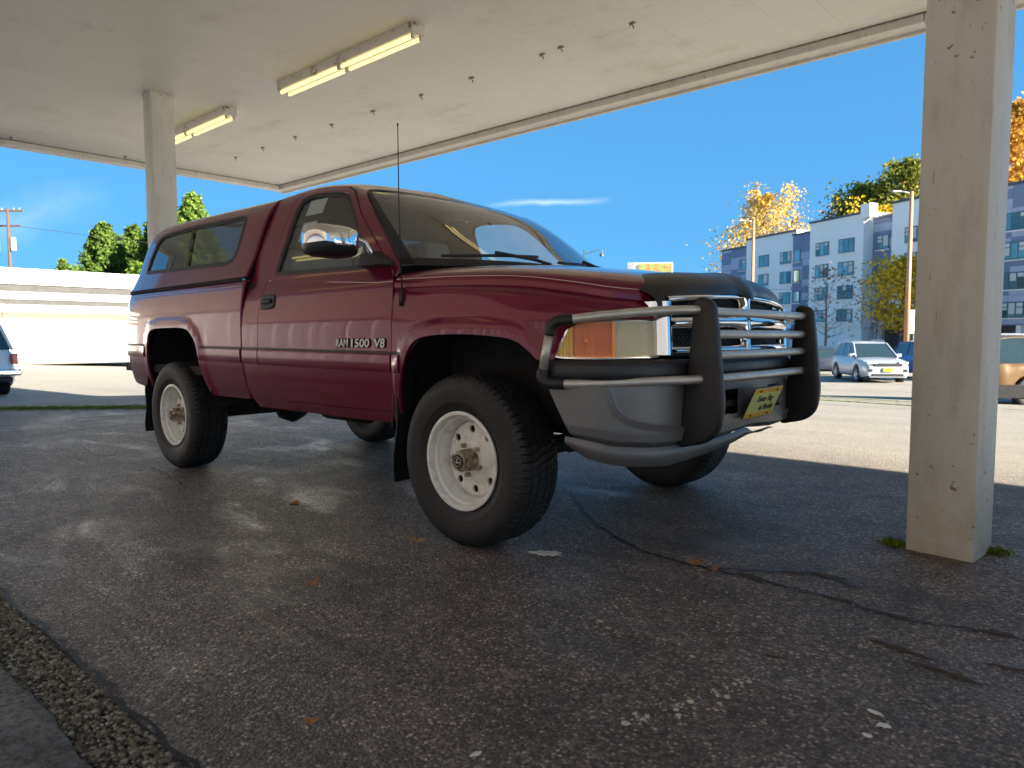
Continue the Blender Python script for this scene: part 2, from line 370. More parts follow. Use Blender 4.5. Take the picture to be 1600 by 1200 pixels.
def leaves(name, a, b, trans=.35):
    t = NT(name); inf = t.n('ObjectInfo'); g = t.n('NewGeometry')
    c = t.mix(g.outputs['Random Per Island'], a, b)
    d = t.n('BsdfDiffuse'); t.set(d, Color=c); tr = t.n('BsdfTranslucent'); t.set(tr, Color=c)
    mx = t.n('MixShader'); mx.inputs[0].default_value = trans; t.t.links.new(d.outputs[0], mx.inputs[1]); t.t.links.new(tr.outputs[0], mx.inputs[2]); t.t.links.new(mx.outputs[0], t.o.inputs[0]); return t.m
M['bark'] = plain('bark', (.11, .085, .065), .9, var=.4, scale=12, bump=.5, bscale=40)
M['bark_pale'] = plain('bark_pale', (.24, .19, .16), .9, var=.3, scale=12)

# ============================================================ ground
GX = [-500, -60, -40, -22.6, -16.4, -14.8, -13.4, -8, -5.3, -2.3, 500]; GXZ = [-.45, -.43, -.42, -.47, -.34, -.235, -.145, -.055, -.021, 0, 0]
GY = [-500, 6, 9, 13, 22.4, 33, 40, 60, 1000]; GYZ = [0, 0, -.06, -.26, -.84, -.98, -1.0, -1.15, -1.3]
def g(x, y): return float(np.interp(x, GX, GXZ)+np.interp(y, GY, GYZ))
def axis_pts(lo, hi, fine):
    a = list(np.arange(fine[0], fine[1]+1e-6, fine[2])); st = fine[2]; q = fine[1]
    while q < hi: st *= 1.25; q += st; a.append(min(q, hi))
    st = fine[2]; q = fine[0]
    while q > lo: st *= 1.25; q -= st; a.insert(0, max(q, lo))
    return np.array(a)
xs = axis_pts(-700, 500, (-24, 3, .5)); ys = axis_pts(-300, 900, (-3, 36, .5))
def gs(x, y):  # smoothed
    return sum(g(x+a, y+b) for a in (-.6, 0, .6) for b in (-.9, 0, .9))/9 if y > 7 or x < -8 else g(x, y)
gv = [(x, y, gs(x, y)) for x in xs for y in ys]; m_ = len(ys)
gf = [(i*m_+j, (i+1)*m_+j, (i+1)*m_+j+1, i*m_+j+1) for i in range(len(xs)-1) for j in range(m_-1)]
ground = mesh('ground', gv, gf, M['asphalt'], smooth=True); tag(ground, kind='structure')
# tar-dark cracks and seams in the forecourt, thin sheets
def seam(name, pts, w0, mat, seed, z=.004):
    rnd = random.Random(seed); pts = catmull([(p[0], p[1]) for p in pts], 14); a, b = [], []
    for k, p in enumerate(pts):
        t = pts[min(k+1, len(pts)-1)]-pts[max(k-1, 0)]; l = math.hypot(*t); nx, ny = -t[1]/l, t[0]/l; w_ = w0*(.35+.9*rnd.random()); j = (rnd.random()-.5)*w0*1.6
        for L, q in ((a, j+w_/2), (b, j-w_/2)): L.append((p[0]+nx*q, p[1]+ny*q, g(p[0], p[1])+z))
    o = MB().grid([a, b]).build(name, mat); tag(o, kind='structure'); return o
M['tar'] = plain('tar_crack', (.006, .0055, .005), .6, bump=.5, bscale=90)
seam('ground_crack', [(-2.58, 3.36), (-2.1, 2.93), (-1.65, 2.66), (-1.19, 2.63), (-.83, 2.63), (-.58, 2.59), (-.27, 2.66), (.6, 2.7), (2., 2.6)], .017, M['tar'], 1)
seam('ground_crack', [(-1.35, 2.62), (-1.12, 2.75), (-.95, 2.86), (-.80, 2.80)], .016, M['tar'], 2)
seam('ground_crack', [(-3.4, 3.2), (-3.9, 3.35), (-4.6, 3.3), (-5.4, 3.5)], .012, M['tar'], 3)
seam('ground_crack', [(-4.4, 1.9), (-5.4, 2.05), (-6.4, 2.0), (-7.6, 2.2)], .010, M['tar'], 4)
M['moss'] = leaves('moss', (.07, .12, .015), (.20, .25, .04), .2)
# kerbed island at the lower left: exposed aggregate edging and a concrete slab
def conc():
    t = NT('old_concrete'); n = t.noise(6, 8, .7); c = t.mix(t.ramp(n, [(.35, 0.), (.65, 1.)]), (.13, .13, .122), (.42, .415, .395)); c = t.mix(t.ramp(t.noise(55, 7, .75), [(.46, 0.), (.62, .9)]), c, (.05, .046, .038)); c = t.mix(t.ramp(t.vor(75), [(.12, .8), (.25, 0.)]), c, (.36, .35, .32))
    t.bsdf(Base_Color=c, Roughness=.85, Normal=t.bump(t.noise(90, 8, .75), 1., .03)); return t.m
M['concrete'] = conc()
M['grit'] = plain('aggregate_bed', (.022, .017, .011), .85, var=.5, scale=40, bump=.6, bscale=90)
sb_ = MB(); sb_.grid([[(x, y+.005*math.sin(x*9)+.004*math.sin(x*41)+.003*math.sin(x*97), z) for x in np.linspace(-9, .2, 160)] for y, z in ((-.95, .030), (.46, .030), (.482, .024), (.49, .004))])
tag(sb_.build('island_slab', M['concrete']), kind='structure')
eb_ = MB(); eb_.grid([[(x, y+.008*math.sin(x*7), z) for x in np.linspace(-9, .2, 120)] for y, z in ((.45, .012), (.50, .014), (.59, .010), (.635, .002))])
tag(eb_.build('island_edging', M['grit'], smooth=True), kind='structure')
peb = MB(); ico = bmesh.new(); bmesh.ops.create_icosphere(ico, subdivisions=1, radius=1); ico.verts.index_update(); IV = np.array([v.co[:] for v in ico.verts]); IF = [[v.index for v in f.verts] for f in ico.faces]; ico.free()
rnd = random.Random(4)
for k in range(11000):
    x = -.3-4.2*rnd.random(); y = .475+.145*rnd.random()**.9; r_ = .0028+.0042*rnd.random()**2
    q = IV*np.array([r_*(1+.5*rnd.random()), r_*(1+.4*rnd.random()), r_*.75]); a = rnd.random()*6.3; c, s = math.cos(a), math.sin(a)
    peb.add(np.c_[q[:, 0]*c-q[:, 1]*s+x, q[:, 0]*s+q[:, 1]*c+y, q[:, 2]+.014], IF)
tp = NT('pebbles'); gi = tp.n('NewGeometry'); cc = tp.ramp(gi.outputs['Random Per Island'], [(0., (.035, .026, .016)), (.45, (.11, .085, .05)), (.8, (.22, .175, .11)), (1., (.36, .33, .26))]); tp.bsdf(Base_Color=cc, Roughness=.6)
po = peb.build('edging_pebbles', tp.m, fix=False, smooth=True); tag(po, 'small brown pebbles of the exposed aggregate edging at the lower left', 'pebbles', kind='stuff')
crk = seam('island_joint', [(-9, .640), (-6, .637), (-3, .642), (-2.1, .645), (-1.4, .638), (0, .64)], .022, M['tar'], 9)

# ============================================================ canopy
canopy = empty('forecourt_canopy', (0, 0, 0)); tag(canopy, 'flat white painted canopy roof spanning over the maroon pickup', 'canopy')
CX0, CX1, CY0, CY1, SZ = -12.42, 14.2, -1.0, 7.18, 3.75
bw = .4158; x = CX0; first = None; k = 0
joints = -2.69; x = joints-bw*math.floor((joints-CX0)/bw)
edges = [CX0]+list(np.arange(x, CX1, bw))+[CX1]
bm_ = MB().bbox(-.5, .5, CY0, CY1, SZ, SZ+.02, .0008, 1).build('soffit_board', M['soffit'], canopy).data
bpy.data.objects.remove([o for o in canopy.children][0])
rnd = random.Random(2)
for a, b in zip(edges[:-1], edges[1:]):
    if b-a < .02: continue
    o = link('soffit_board', bm_, None, canopy); o.location = ((a+b)/2, 0, (rnd.random()-.5)*.0012); o.scale = ((b-a)-.0008, 1, 1)
MB().box(CX0-.2, CX1+.2, CY0-.2, CY1+.2, SZ+.0225, 4.06).build('roof_deck', M['post'], canopy)
def run(name, n, fn):
    for i in range(n): fn(i).build(name, M['post'], canopy)
# fascia: a beam section with a drip edge, in separate lengths
def seg_x(a, b, y0, y1, dy): return MB().bbox(a+.0025, b-.0025, y0, y1, 3.668, 4.12, .006, 1).bbox(a+.003, b-.003, y1-.03 if dy > 0 else y0-.012, y1+.012 if dy > 0 else y0+.03, 3.640, 3.80, .004, 1)
cuts = [CX0-.22, -11.0, -8.75, -8.3, -7.2, -6.55, -4.1, -1.66, .78, 3.2, 5.65, 8.1, 10.5, CX1+.22]
for a, b in zip(cuts[:-1], cuts[1:]): seg_x(a, b, CY1, CY1+.20, 1).build('fascia_board', M['post'], canopy)
for a, b in zip(cuts[:-1:2], cuts[2::2]+[cuts[-1]] if len(cuts) % 2 == 0 else cuts[2::2]): seg_x(a, b, CY0-.20, CY0, -1).build('fascia_board', M['post'], canopy)
for xx0, xx1 in ((CX0-.20, CX0), (CX1, CX1+.20)):
    for a, b in zip((-1., 1.44, 3.88, 5.6), (1.44, 3.88, 5.6, 7.18)): MB().bbox(xx0, xx1, a+.002, b-.002, 3.668, 4.12, .006, 1).build('fascia_board', M['post'], canopy)
# dark gap line where soffit meets fascia, peeling trim strips
M['grime'] = rust_mat('grime', (.10, .08, .06), (.35, .32, .27), 30, (.45, .6), .8)
MB().box(CX0+.0, CX1, CY1-.012, CY1-.0015, SZ-.010, SZ-.001).build('soffit_trim', M['grime'], canopy)
MB().box(CX0+.0015, CX0+.012, CY0, CY1-.014, SZ-.010, SZ-.001).build('soffit_trim', M['grime'], canopy)
# old pipe hangers left in the soffit
hk = MB(); hk.bbox(-.045, .045, -.03, .03, -.012, .0, .004, 1); hk.tube([(0, 0, -.010), (0, .004, -.035), (.018, .004, -.050), (.022, .004, -.075), (.010, .004, -.085)], .009, 6); hk.tube([(-.03, 0, -.012), (-.055, .0, -.028)], .010, 6)
hk = hk.build('pipe_hanger', rust_mat('hanger_metal', (.30, .27, .23), (.06, .045, .03), 40, (.42, .55), .6), canopy); base_hk = hk
for i, (x, y) in enumerate([(-3.66, 5.65), (-4.47, 5.64), (-4.72, 5.655), (-5.71, 5.64), (-6.55, 5.64), (-7.46, 5.63), (-8.34, 5.61), (-9.23, 5.60), (-10.12, 5.59), (-10.98, 5.60), (-12.2, 4.4), (-12.25, 2.9)]):
    o = hk if i == 0 else hk.copy()
    if i: COL.objects.link(o); o.parent = canopy
    o.scale = (.62, .62, .62); o.location = (x, y, SZ-.0015); o.rotation_euler = (0, 0, rnd.random()*.6-.3)
# columns
def column(x, y, rz, label, ztop):
    c = empty('canopy_column', (x, y, 0), rz); tag(c, label, 'column', 'canopy columns')
    z0 = g(x, y)-.02; p = MB().bbox(-.13, .13, -.13, .13, z0, ztop, .007, 2).build('post', M['post'], c, angle=40)
    return c
cR = column(-.652, 3.580, R(-6), 'white painted square column in front of the pickup grille guard, nearest the camera', 3.7480)
cL = column(-8.865, 3.585, R(-2), 'white painted square column behind the rear of the maroon bed cap', 3.7480)
MB().bbox(-.140, .140, -.140, .140, 3.715, 3.7495, .004, 1).build('collar', M['fixture'], cL)
# ---- fluorescent strip lights
def strip(x0, label, y0=4.36):
    L = 2.30; s = empty('ceiling_light', (x0, y0, SZ-.0015)); tag(s, label, 'light', 'fluorescent strip lights under the canopy')
    for a, b in ((0, L/2-.003), (L/2+.003, L)):
        MB().prism([(y, z) for y, z in ((-.075, 0), (.075, 0), (.055, -.085), (-.055, -.085))], a, b, Matrix.Rotation(R(-90), 4, 'Z') @ Matrix.Scale(-1, 4, (1, 0, 0)) if False else Matrix(((0, 1, 0, 0), (1, 0, 0, 0), (0, 0, 1, 0), (0, 0, 0, 1)))).build('housing', M['fixture'], s)
        for y in (-.048, .048):
            MB().tube([(a+.035, y, -.118), (b-.035, y, -.118)], .019, 12).build('tube', M['tube'], s, smooth=True)
            for q in (a+.018, b-.018): MB().bbox(q-.014, q+.014, y-.016, y+.016, -.138, -.084, .004, 1).build('lampholder', M['fixture'], s)
    for q in (-.006, L+.001): MB().bbox(q, q+.005, -.080, .080, -.100, -.001, .002, 1).build('end_plate', M['fixture'], s)
    return s
strip(-7.40, 'lit fluorescent strip light on the soffit straight above the pickup cab')
strip(-10.95, 'lit fluorescent strip light partly hidden by the far left column')
strip(-3.85, 'lit fluorescent strip light just past the top edge of the picture')
strip(-9.05, 'lit fluorescent strip light mirrored in the pickup side windows', .2)
strip(-5.50, 'lit fluorescent strip light mirrored in the maroon fender and hood', .2)

# ============================================================ building behind the viewer (ribbed wall seen mirrored in the paint, upper wall added)
M['white_metal'] = plain('white_metal_siding', (.40, .39, .40), .5, var=.08, scale=2)
bk = empty('ribbed_building', (0, -7.0, 0)); tag(bk, 'white ribbed metal building mirrored in the side of the maroon pickup', 'building')
MB().box(-60, 14, -6, 0, -.6, 3.0).build('wall', M['white_metal'], bk)
rb_ = MB()
for x in np.arange(-25.8, 12, .62): rb_.prism([(x-.05, 0), (x+.05, 0), (x+.03, .06), (x-.03, .06)], 0, 0)
rb_ = MB()
rx_ = random.Random(5); rxs = []; q_ = -59.6
while q_ < 13.8: rxs.append(q_); q_ += .6+1.0*rx_.random()
for x in rxs: rb_.add([(x-.06, 0.001, 0), (x-.03, .05, 0), (x+.03, .05, 0), (x+.06, 0.001, 0), (x-.06, 0.001, 2.98), (x-.03, .05, 2.98), (x+.03, .05, 2.98), (x+.06, 0.001, 2.98)], [(0, 1, 5, 4), (1, 2, 6, 5), (2, 3, 7, 6), (4, 5, 6, 7)])
tag(rb_.build('siding_ribs', M['white_metal'], bk), kind='stuff')
MB().box(-60.1, 14.1, -6, .14, 3.0, 3.2).build('roof_edge', plain('dark_flashing', (.08, .07, .065), .6), bk)
MB().box(-60, 14, -6, -.4, 3.2, 8.0).build('sky_block_wall', plain('warm_block_brown', (.34, .26, .19), .85, var=.15, scale=1), bk)  # unseen wall added on top to block blue sky and bounce warm light

# ============================================================ the pickup
# plan line of the body side: tail corner, flank, front corner
PLAN = catmull([(-4.15, -.40), (-4.145, -.60), (-4.12, -.74), (-4.06, -.85), (-3.95, -.915), (-3.75, -.94), (-3.4, -.952), (-3.0, -.957), (-2.4, -.966), (-1.85, -.976), (-1.0, -.985), (-.4, -.985), (0, -.983), (.25, -.972), (.42, -.945), (.54, -.902), (.63, -.845), (.70, -.77), (.755, -.68), (.785, -.60)], 16)
_s = np.r_[0, np.cumsum(np.hypot(*np.diff(PLAN, axis=0).T))]; _s = _s-np.interp(0, PLAN[:, 0], _s)
UMIN, UMAX = _s[0], _s[-1]
def base(u):
    u = np.asarray(u, float); x = np.interp(u, _s, PLAN[:, 0]); y = np.interp(u, _s, PLAN[:, 1]); e = .025
    uu = np.clip(u, UMIN+e, UMAX-e)
    dx = np.interp(uu+e, _s, PLAN[:, 0])-np.interp(uu-e, _s, PLAN[:, 0]); dy = np.interp(uu+e, _s, PLAN[:, 1])-np.interp(uu-e, _s, PLAN[:, 1])
    l = np.hypot(dx, dy); return x, y, -dy/l, dx/l
def smooth(a, b, x):
    t = np.clip((x-a)/(b-a), 0, 1); return t*t*(3-2*t)
def sec_surf(stations, secs, bump=None):
    """surface through cross-sections (inset, height) at stations u; cubic along u so that highlights run smoothly"""
    S = np.array([catmull(s, 8) for s in secs]); st = np.array(stations, float); K = S.shape[1]; n = len(st)
    D = np.zeros_like(S); h_ = np.diff(st)
    for i in range(n):
        if i == 0: D[i] = (S[1]-S[0])/h_[0]
        elif i == n-1: D[i] = (S[-1]-S[-2])/h_[-1]
        else: D[i] = ((S[i]-S[i-1])/h_[i-1]*h_[i]+(S[i+1]-S[i])/h_[i]*h_[i-1])/(h_[i]+h_[i-1])
    def sec(u, v):
        uc = np.clip(u, st[0], st[-1]); i = np.clip(np.searchsorted(st, uc)-1, 0, n-2); h = st[i+1]-st[i]; t = (uc-st[i])/h
        k = np.clip(v, 0, 1)*(K-1); k0 = np.clip(k.astype(int), 0, K-2); kt = (k-k0)[:, None]; L = lambda A, j: A[j, k0]*(1-kt)+A[j, k0+1]*kt
        t = t[:, None]; h = h[:, None]; t2, t3 = t*t, t*t*t
        return (2*t3-3*t2+1)*L(S, i)+(t3-2*t2+t)*h*L(D, i)+(3*t2-2*t3)*L(S, i+1)+(t3-t2)*h*L(D, i+1)
    def f(u, v, off=0.):
        u = np.atleast_1d(np.asarray(u, float)); v = np.atleast_1d(np.asarray(v, float)); c = sec(u, v); d = c[:, 0]-off
        if bump is not None: d = d-bump(u, c[:, 1])
        x, y, nx, ny = base(u); return np.c_[x+nx*d, y+ny*d, c[:, 1]]
    def v_of(u, z):
        u = np.atleast_1d(np.asarray(u, float)); z = np.atleast_1d(np.asarray(z, float)); lo = np.zeros(len(u)); hi = np.ones(len(u))
        for _ in range(22):
            m = (lo+hi)/2; q = sec(u, m)[:, 1] < z; lo = np.where(q, m, lo); hi = np.where(q, hi, m)
        return (lo+hi)/2
    f.v_of = v_of; return f
F_ARCH = catmull([(-.43, .48), (-.405, .62), (-.378, .73), (-.35, .80), (-.316, .864), (-.26, .918), (-.155, .942), (.065, .947), (.27, .933), (.347, .914), (.401, .878), (.440, .842)], 5)
R_ARCH = catmull([(-3.475, .50), (-3.468, .70), (-3.440, .886), (-3.392, .978), (-3.30, 1.010), (-3.06, 1.016), (-2.84, 1.014), (-2.72, 1.000), (-2.645, .965), (-2.575, .895), (-2.540, .77), (-2.500, .62), (-2.45, .50)], 5)
def arch_bump(line, amt=.013):
    def f(u, z):
        d = distpoly(np.c_[u, z], line); return amt*(1-smooth(.034, .082, d))
    return f
BED = sec_surf([-5, 0], [[(.06, .55), (.028, .65), (.006, .77), (0, .87), (0, 1.0), (.001, 1.08), (.006, 1.15), (.017, 1.22), (.030, 1.272), (.050, 1.298), (.13, 1.304)]]*2, arch_bump(R_ARCH))
_cab = [(.075, .50), (.045, .56), (.02, .66), (.004, .77), (0, .87), (0, 1.0), (.012, 1.1), (.035, 1.2), (.075, 1.28), (.124, 1.45), (.178, 1.6), (.220, 1.70), (.250, 1.765), (.292, 1.822), (.37, 1.862), (.60, 1.898), (.985, 1.917)]
def _drop(a): return [(d, z-a*max(0, (z-1.5)/.417)**2.4) for d, z in _cab]
CAB = sec_surf([-1.95, -1.55, -1.25, -.95, -.45], [_drop(.012), _drop(0), _drop(.050), _drop(.165), _drop(.26)])
def _fen(zg, dg, dl=.05):
    return [(dl+.03, .50), (dl, .56), (.012, .70), (0, .85), (.002, .97), (.010, 1.03), (.3*dg+.006, zg-.055), (.62*dg, zg-.02), (dg, zg)]
FEN = sec_surf([-.45, 0, .3, .55, .75, .95], [[(.075, .50), (.045, .56), (.013, .70), (0, .85), (0, .97), (.006, 1.05), (.013, 1.11), (.021, 1.145), (.030, 1.168)], _fen(1.158, .055), _fen(1.142, .078), _fen(1.113, .092), _fen(1.088, .08), _fen(1.072, .045)], arch_bump(F_ARCH))

truck = empty('pickup_truck', (-2.275, 3.13, 0)); truck.rotation_euler = (0, -.007, 0)
tag(truck, 'maroon pickup with matching bed cap, white wheels and steel grille guard parked under the canopy', 'pickup')
LS = .9   # metres of v-space used for triangulation
def panel(name, f, poly, holes=(), mat=None, parent=truck, step=.035, off=0., rim=.018, sides=(1, -1), uv=False, label=None):
    """a skin panel: polygon in (u, z) of the surface f, with folded edges; built for near (1) and far (-1) flank"""
    def tov(p):
        p = np.asarray(p, float); return p if uv else np.c_[p[:, 0], f.v_of(p[:, 0], p[:, 1])]
    # resample in (u,z) first so that edges follow the surface
    prep = lambda p: tov(resample(p, .02))*np.array([1, LS])
    outer = prep(poly); hs = [prep(h) for h in holes]
    V, T = cdt(outer, hs, step)
    u, v = V[:, 0], V[:, 1]/LS
    P = f(u, v, off); e = .004
    du = f(u+e, v, off)-f(u-e, v, off); vv0 = np.clip(v-e, 0, 1); vv1 = np.clip(v+e, 0, 1); dv = f(u, vv1, off)-f(u, vv0, off)
    N = np.cross(du, dv); N /= np.linalg.norm(N, axis=1)[:, None]+1e-12
    flip = N[:, 1].mean() > 0 if abs(N[:, 1].mean()) > .2 else N[:, 2].mean() < 0
    if flip: N = -N
    a = V[T[:, 1]]-V[T[:, 0]]; b = V[T[:, 2]]-V[T[:, 0]]
    fn = np.cross(P[T[:, 1]]-P[T[:, 0]], P[T[:, 2]]-P[T[:, 0]]); bad = (fn*N[T[:, 0]]).sum(1) < 0
    T = T.copy(); T[bad] = T[bad][:, ::-1]
    # boundary edges -> folded rim
    ec = {}
    for t in T:
        for i in range(3):
            k = (t[i], t[(i+1) % 3]); ec[k] = 1
    bd = [k for k in ec if (k[1], k[0]) not in ec]
    n = len(P); vs_ = [P]; ns = [N]; fs = [tuple(t) for t in T]
    if rim:
        bi = sorted({i for k in bd for i in k}); mp = {q: j for j, q in enumerate(bi)}
        bi = np.array(bi); ring = P[bi]; vs_ += [ring, ring-N[bi]*rim]; ns += [N[bi], N[bi]]; m = len(bi)
        for i, j in bd: fs.append((n+mp[j], n+mp[i], n+m+mp[i], n+m+mp[j]))
        # outward-facing edge normals
        en = np.zeros((m, 3))
        for i, j in bd:
            q = np.cross(P[j]-P[i], N[i]); en[mp[i]] += q; en[mp[j]] += q
        en /= np.linalg.norm(en, axis=1)[:, None]+1e-9
        ns[1] = en*.8+N[bi]*.6; ns[2] = en
    Pv = np.vstack(vs_); Nv = np.vstack(ns); Nv /= np.linalg.norm(Nv, axis=1)[:, None]+1e-9
    res = []
    for s in sides:
        Pm = Pv*np.array([1, s, 1]); Nm = Nv*np.array([1, s, 1]); ff = fs if s == 1 else [t[::-1] for t in fs]
        me = bpy.data.meshes.new(name); me.from_pydata(Pm.tolist(), [], [tuple(int(i) for i in t) for t in ff]); me.update(); me.shade_smooth()
        me.normals_split_custom_set_from_vertices(Nm.tolist())
        o = link(name, me, mat, parent if not isinstance(parent, dict) else parent[s])
        if label: o['label'] = label
        res.append(o)
    return res if len(res) > 1 else res[0]
def shrink(poly, d):
    """offset a closed polygon inwards by d"""
    q = resample(poly, .02); c = q.mean(0); n = len(q); t = np.roll(q, -1, 0)-np.roll(q, 1, 0); nn = np.c_[-t[:, 1], t[:, 0]]; nn /= np.linalg.norm(nn, axis=1)[:, None]+1e-9
    if ((c-q)*nn).sum() < 0: nn = -nn
    return q+nn*d
G = .004
# ---- cargo bed
bed_poly = [(-1.945, .555)]+[(-1.945, z) for z in (.7, .9, 1.1, 1.2, 1.302)]+[(-3.0, 1.302), (UMIN+.03, 1.302), (UMIN+.03, .62), (-4.0, .60), (-3.85, .575), (-3.60, .555)]+[tuple(p) for p in R_ARCH[2:-2]]
bed_poly = [p for p in bed_poly]
beds = panel('bed_side', BED, [(u, min(max(z, .552), 1.302)) for u, z in bed_poly], mat=M['maroon'])
# ---- cab: door, rear pillar with roof, windscreen pillar
WIN = catmull([(-1.658, 1.320), (-1.632, 1.432), (-1.620, 1.545), (-1.622, 1.66), (-1.616, 1.725), (-1.585, 1.766), (-1.50, 1.780), (-1.37, 1.774), (-1.235, 1.758), (-1.165, 1.742), (-1.105, 1.712), (-1.04, 1.660), (-.94, 1.562), (-.782, 1.390), (-.752, 1.335), (-.762, 1.299), (-.90, 1.301), (-1.17, 1.308), (-1.60, 1.316)], 5)[:-1]
door_poly = [(-1.725, .70), (-1.725, 1.0), (-1.725, 1.28), (-1.706, 1.45), (-1.698, 1.545), (-1.700, 1.70), (-1.688, 1.772), (-1.64, 1.812), (-1.53, 1.824), (-1.38, 1.816), (-1.20, 1.794), (-1.10, 1.755), (-1.02, 1.695), (-.90, 1.587), (-.72, 1.44), (-.55, 1.285), (-.465, 1.20), (-.445, 1.10), (-.444, .90), (-.448, .62), (-.452, .572), (-1.45, .572), (-1.56, .584), (-1.64, .612), (-1.70, .655)]
doors = panel('door', CAB, door_poly, [shrink(WIN, -.012)], mat=M['maroon'])
door_of = {1: doors[0], -1: doors[1]}
panel('window_trim', CAB, shrink(WIN, -.014), [shrink(WIN, .010)], mat=M['black_trim'], off=-.003, parent=door_of, step=.03, rim=.012)
panel('window_glass', CAB, shrink(WIN, -.004), mat=M['glass'], off=-.014, parent=door_of, step=.06, rim=0)
# pillars and roof: one cab shell, both flanks
A_LINE = catmull([(-.475, 1.286), (-.58, 1.396), (-.712, 1.518), (-.866, 1.647), (-.97, 1.722), (-1.03, 1.754)], 6)
rear_edge = [(-1.731, .70), (-1.731, 1.28), (-1.712, 1.45), (-1.704, 1.545), (-1.706, 1.702), (-1.693, 1.778), (-1.643, 1.819), (-1.53, 1.831), (-1.378, 1.823), (-1.195, 1.801), (-1.093, 1.761), (-1.013, 1.700), (-.893, 1.592), (-.713, 1.445), (-.545, 1.292), (-.470, 1.232)]
vz = lambda p: np.c_[np.asarray(p)[:, 0], CAB.v_of(np.asarray(p)[:, 0], np.asarray(p)[:, 1])]
low = [(-1.915, .53), (-1.905, .56), (-1.64, .56), (-1.705, .65)]
shell_uv = np.vstack([vz(resample([(-1.845, .512), (-1.915, .62), (-1.925, 1.0), (-1.925, 1.28), (-1.930, 1.45), (-1.927, 1.65), (-1.920, 1.77)], .03, False)), [(-1.91, CAB.v_of([-1.91], [1.83])[0]), (-1.90, .93), (-1.90, 1.0)],
                      [(-1.065, 1.0), (-1.06, .93), (-1.045, .86)], vz(resample(A_LINE[::-1], .03, False)), vz(resample([(-.470, 1.266), (-.470, 1.232)], .03, False)), vz(resample(rear_edge[::-1], .03, False)), vz(resample([(-1.710, .655), (-1.645, .606), (-1.45, .566), (-.452, .566), (-.452, .512)], .03, False))])
shells = panel('cab_shell', CAB, shell_uv, mat=M['maroon'], uv=True)
# dark inner skin so that panel gaps read as gaps
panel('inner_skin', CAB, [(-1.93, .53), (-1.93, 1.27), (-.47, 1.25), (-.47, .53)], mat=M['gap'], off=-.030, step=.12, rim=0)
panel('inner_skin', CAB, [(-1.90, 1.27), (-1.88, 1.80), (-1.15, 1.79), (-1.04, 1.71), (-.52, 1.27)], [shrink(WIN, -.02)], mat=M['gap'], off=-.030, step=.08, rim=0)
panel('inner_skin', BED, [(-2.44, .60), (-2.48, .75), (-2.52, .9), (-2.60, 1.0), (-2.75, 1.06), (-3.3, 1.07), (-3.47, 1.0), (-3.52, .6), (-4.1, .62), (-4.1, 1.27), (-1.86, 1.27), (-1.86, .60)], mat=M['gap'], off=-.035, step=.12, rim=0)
# ---- front fender
hl_cut = [(.955, 1.000), (.722, 1.001), (.622, .995), (.588, .985), (.560, .968), (.536, .915), (.514, .853), (.508, .842)]
fen_poly = [(-.437, .56), (-.437, .8), (-.437, 1.0)]+[(-.437, 1.12), (-.437, 1.166)]
ug = np.linspace(-.437, .955, 30); fen_uv = np.vstack([np.c_[[-.437]*4, FEN.v_of([-.437]*4, [.56, .8, 1.0, 1.1])], np.c_[ug, np.full(30, 1.)], np.c_[[p[0] for p in hl_cut], FEN.v_of([p[0] for p in hl_cut], [p[1] for p in hl_cut])], np.c_[F_ARCH[::-1][:, 0], FEN.v_of(F_ARCH[::-1][:, 0], np.maximum(F_ARCH[::-1][:, 1], .56))][:-3]])
panel('front_fender', FEN, fen_uv, mat=M['maroon'], uv=True, step=.03)
# ---- body side mouldings with a dark line above
def moulding(f, u0, u1, name='side_moulding'):
    us = np.linspace(u0, u1, max(4, int((u1-u0)/.05))); prof = [(-.004, .764), (.007, .770), (.010, .790), (.010, .835), (.007, .852), (-.004, .858)]
    for s in (1, -1):
        P = [[f([u], f.v_of([u], [z+.018*(u+.44)*-.55]), off=o)[0]*np.array([1, s, 1]) for u in us] for o, z in prof]
        mb = MB().grid(P); m = len(us); mb.f += [tuple(j*m for j in range(6)), tuple(j*m+m-1 for j in range(6))]
        mb.build(name, M['maroon'], truck, angle=25)
        P = [[f([u], f.v_of([u], [z+.018*(u+.44)*-.55]), off=o)[0]*np.array([1, s, 1]) for u in us] for o, z in [(.001, .857), (.0025, .859), (.0025, .866), (.001, .868)]]
        MB().grid(P).build('seam_line', M['black_trim'], truck)
moulding(FEN, -.434, -.375); moulding(CAB, -1.718, -.448); moulding(BED, -2.52, -1.948); moulding(CAB, -1.915, -1.73); moulding(BED, -4.10, -3.50)
# ---- pinstripe
def stripe(f, pts):
    us = np.array([p[0] for p in pts]); zs = np.array([p[1] for p in pts])
    for s in (1, -1):
        P = [[f([u], f.v_of([u], [z+dz]), off=.0012)[0]*np.array([1, s, 1]) for u, z in zip(us, zs)] for dz in (-.0022, .0022)]
        MB().grid(P).build('pinstripe', M['pinstripe'], truck)
stripe(CAB, [(u, 1.205+.075*max(0, (-u-.6)/1.1)) for u in np.linspace(-1.715, -.47, 26)])
stripe(BED, [(u, 1.262) for u in np.linspace(-4.0, -1.96, 30)])
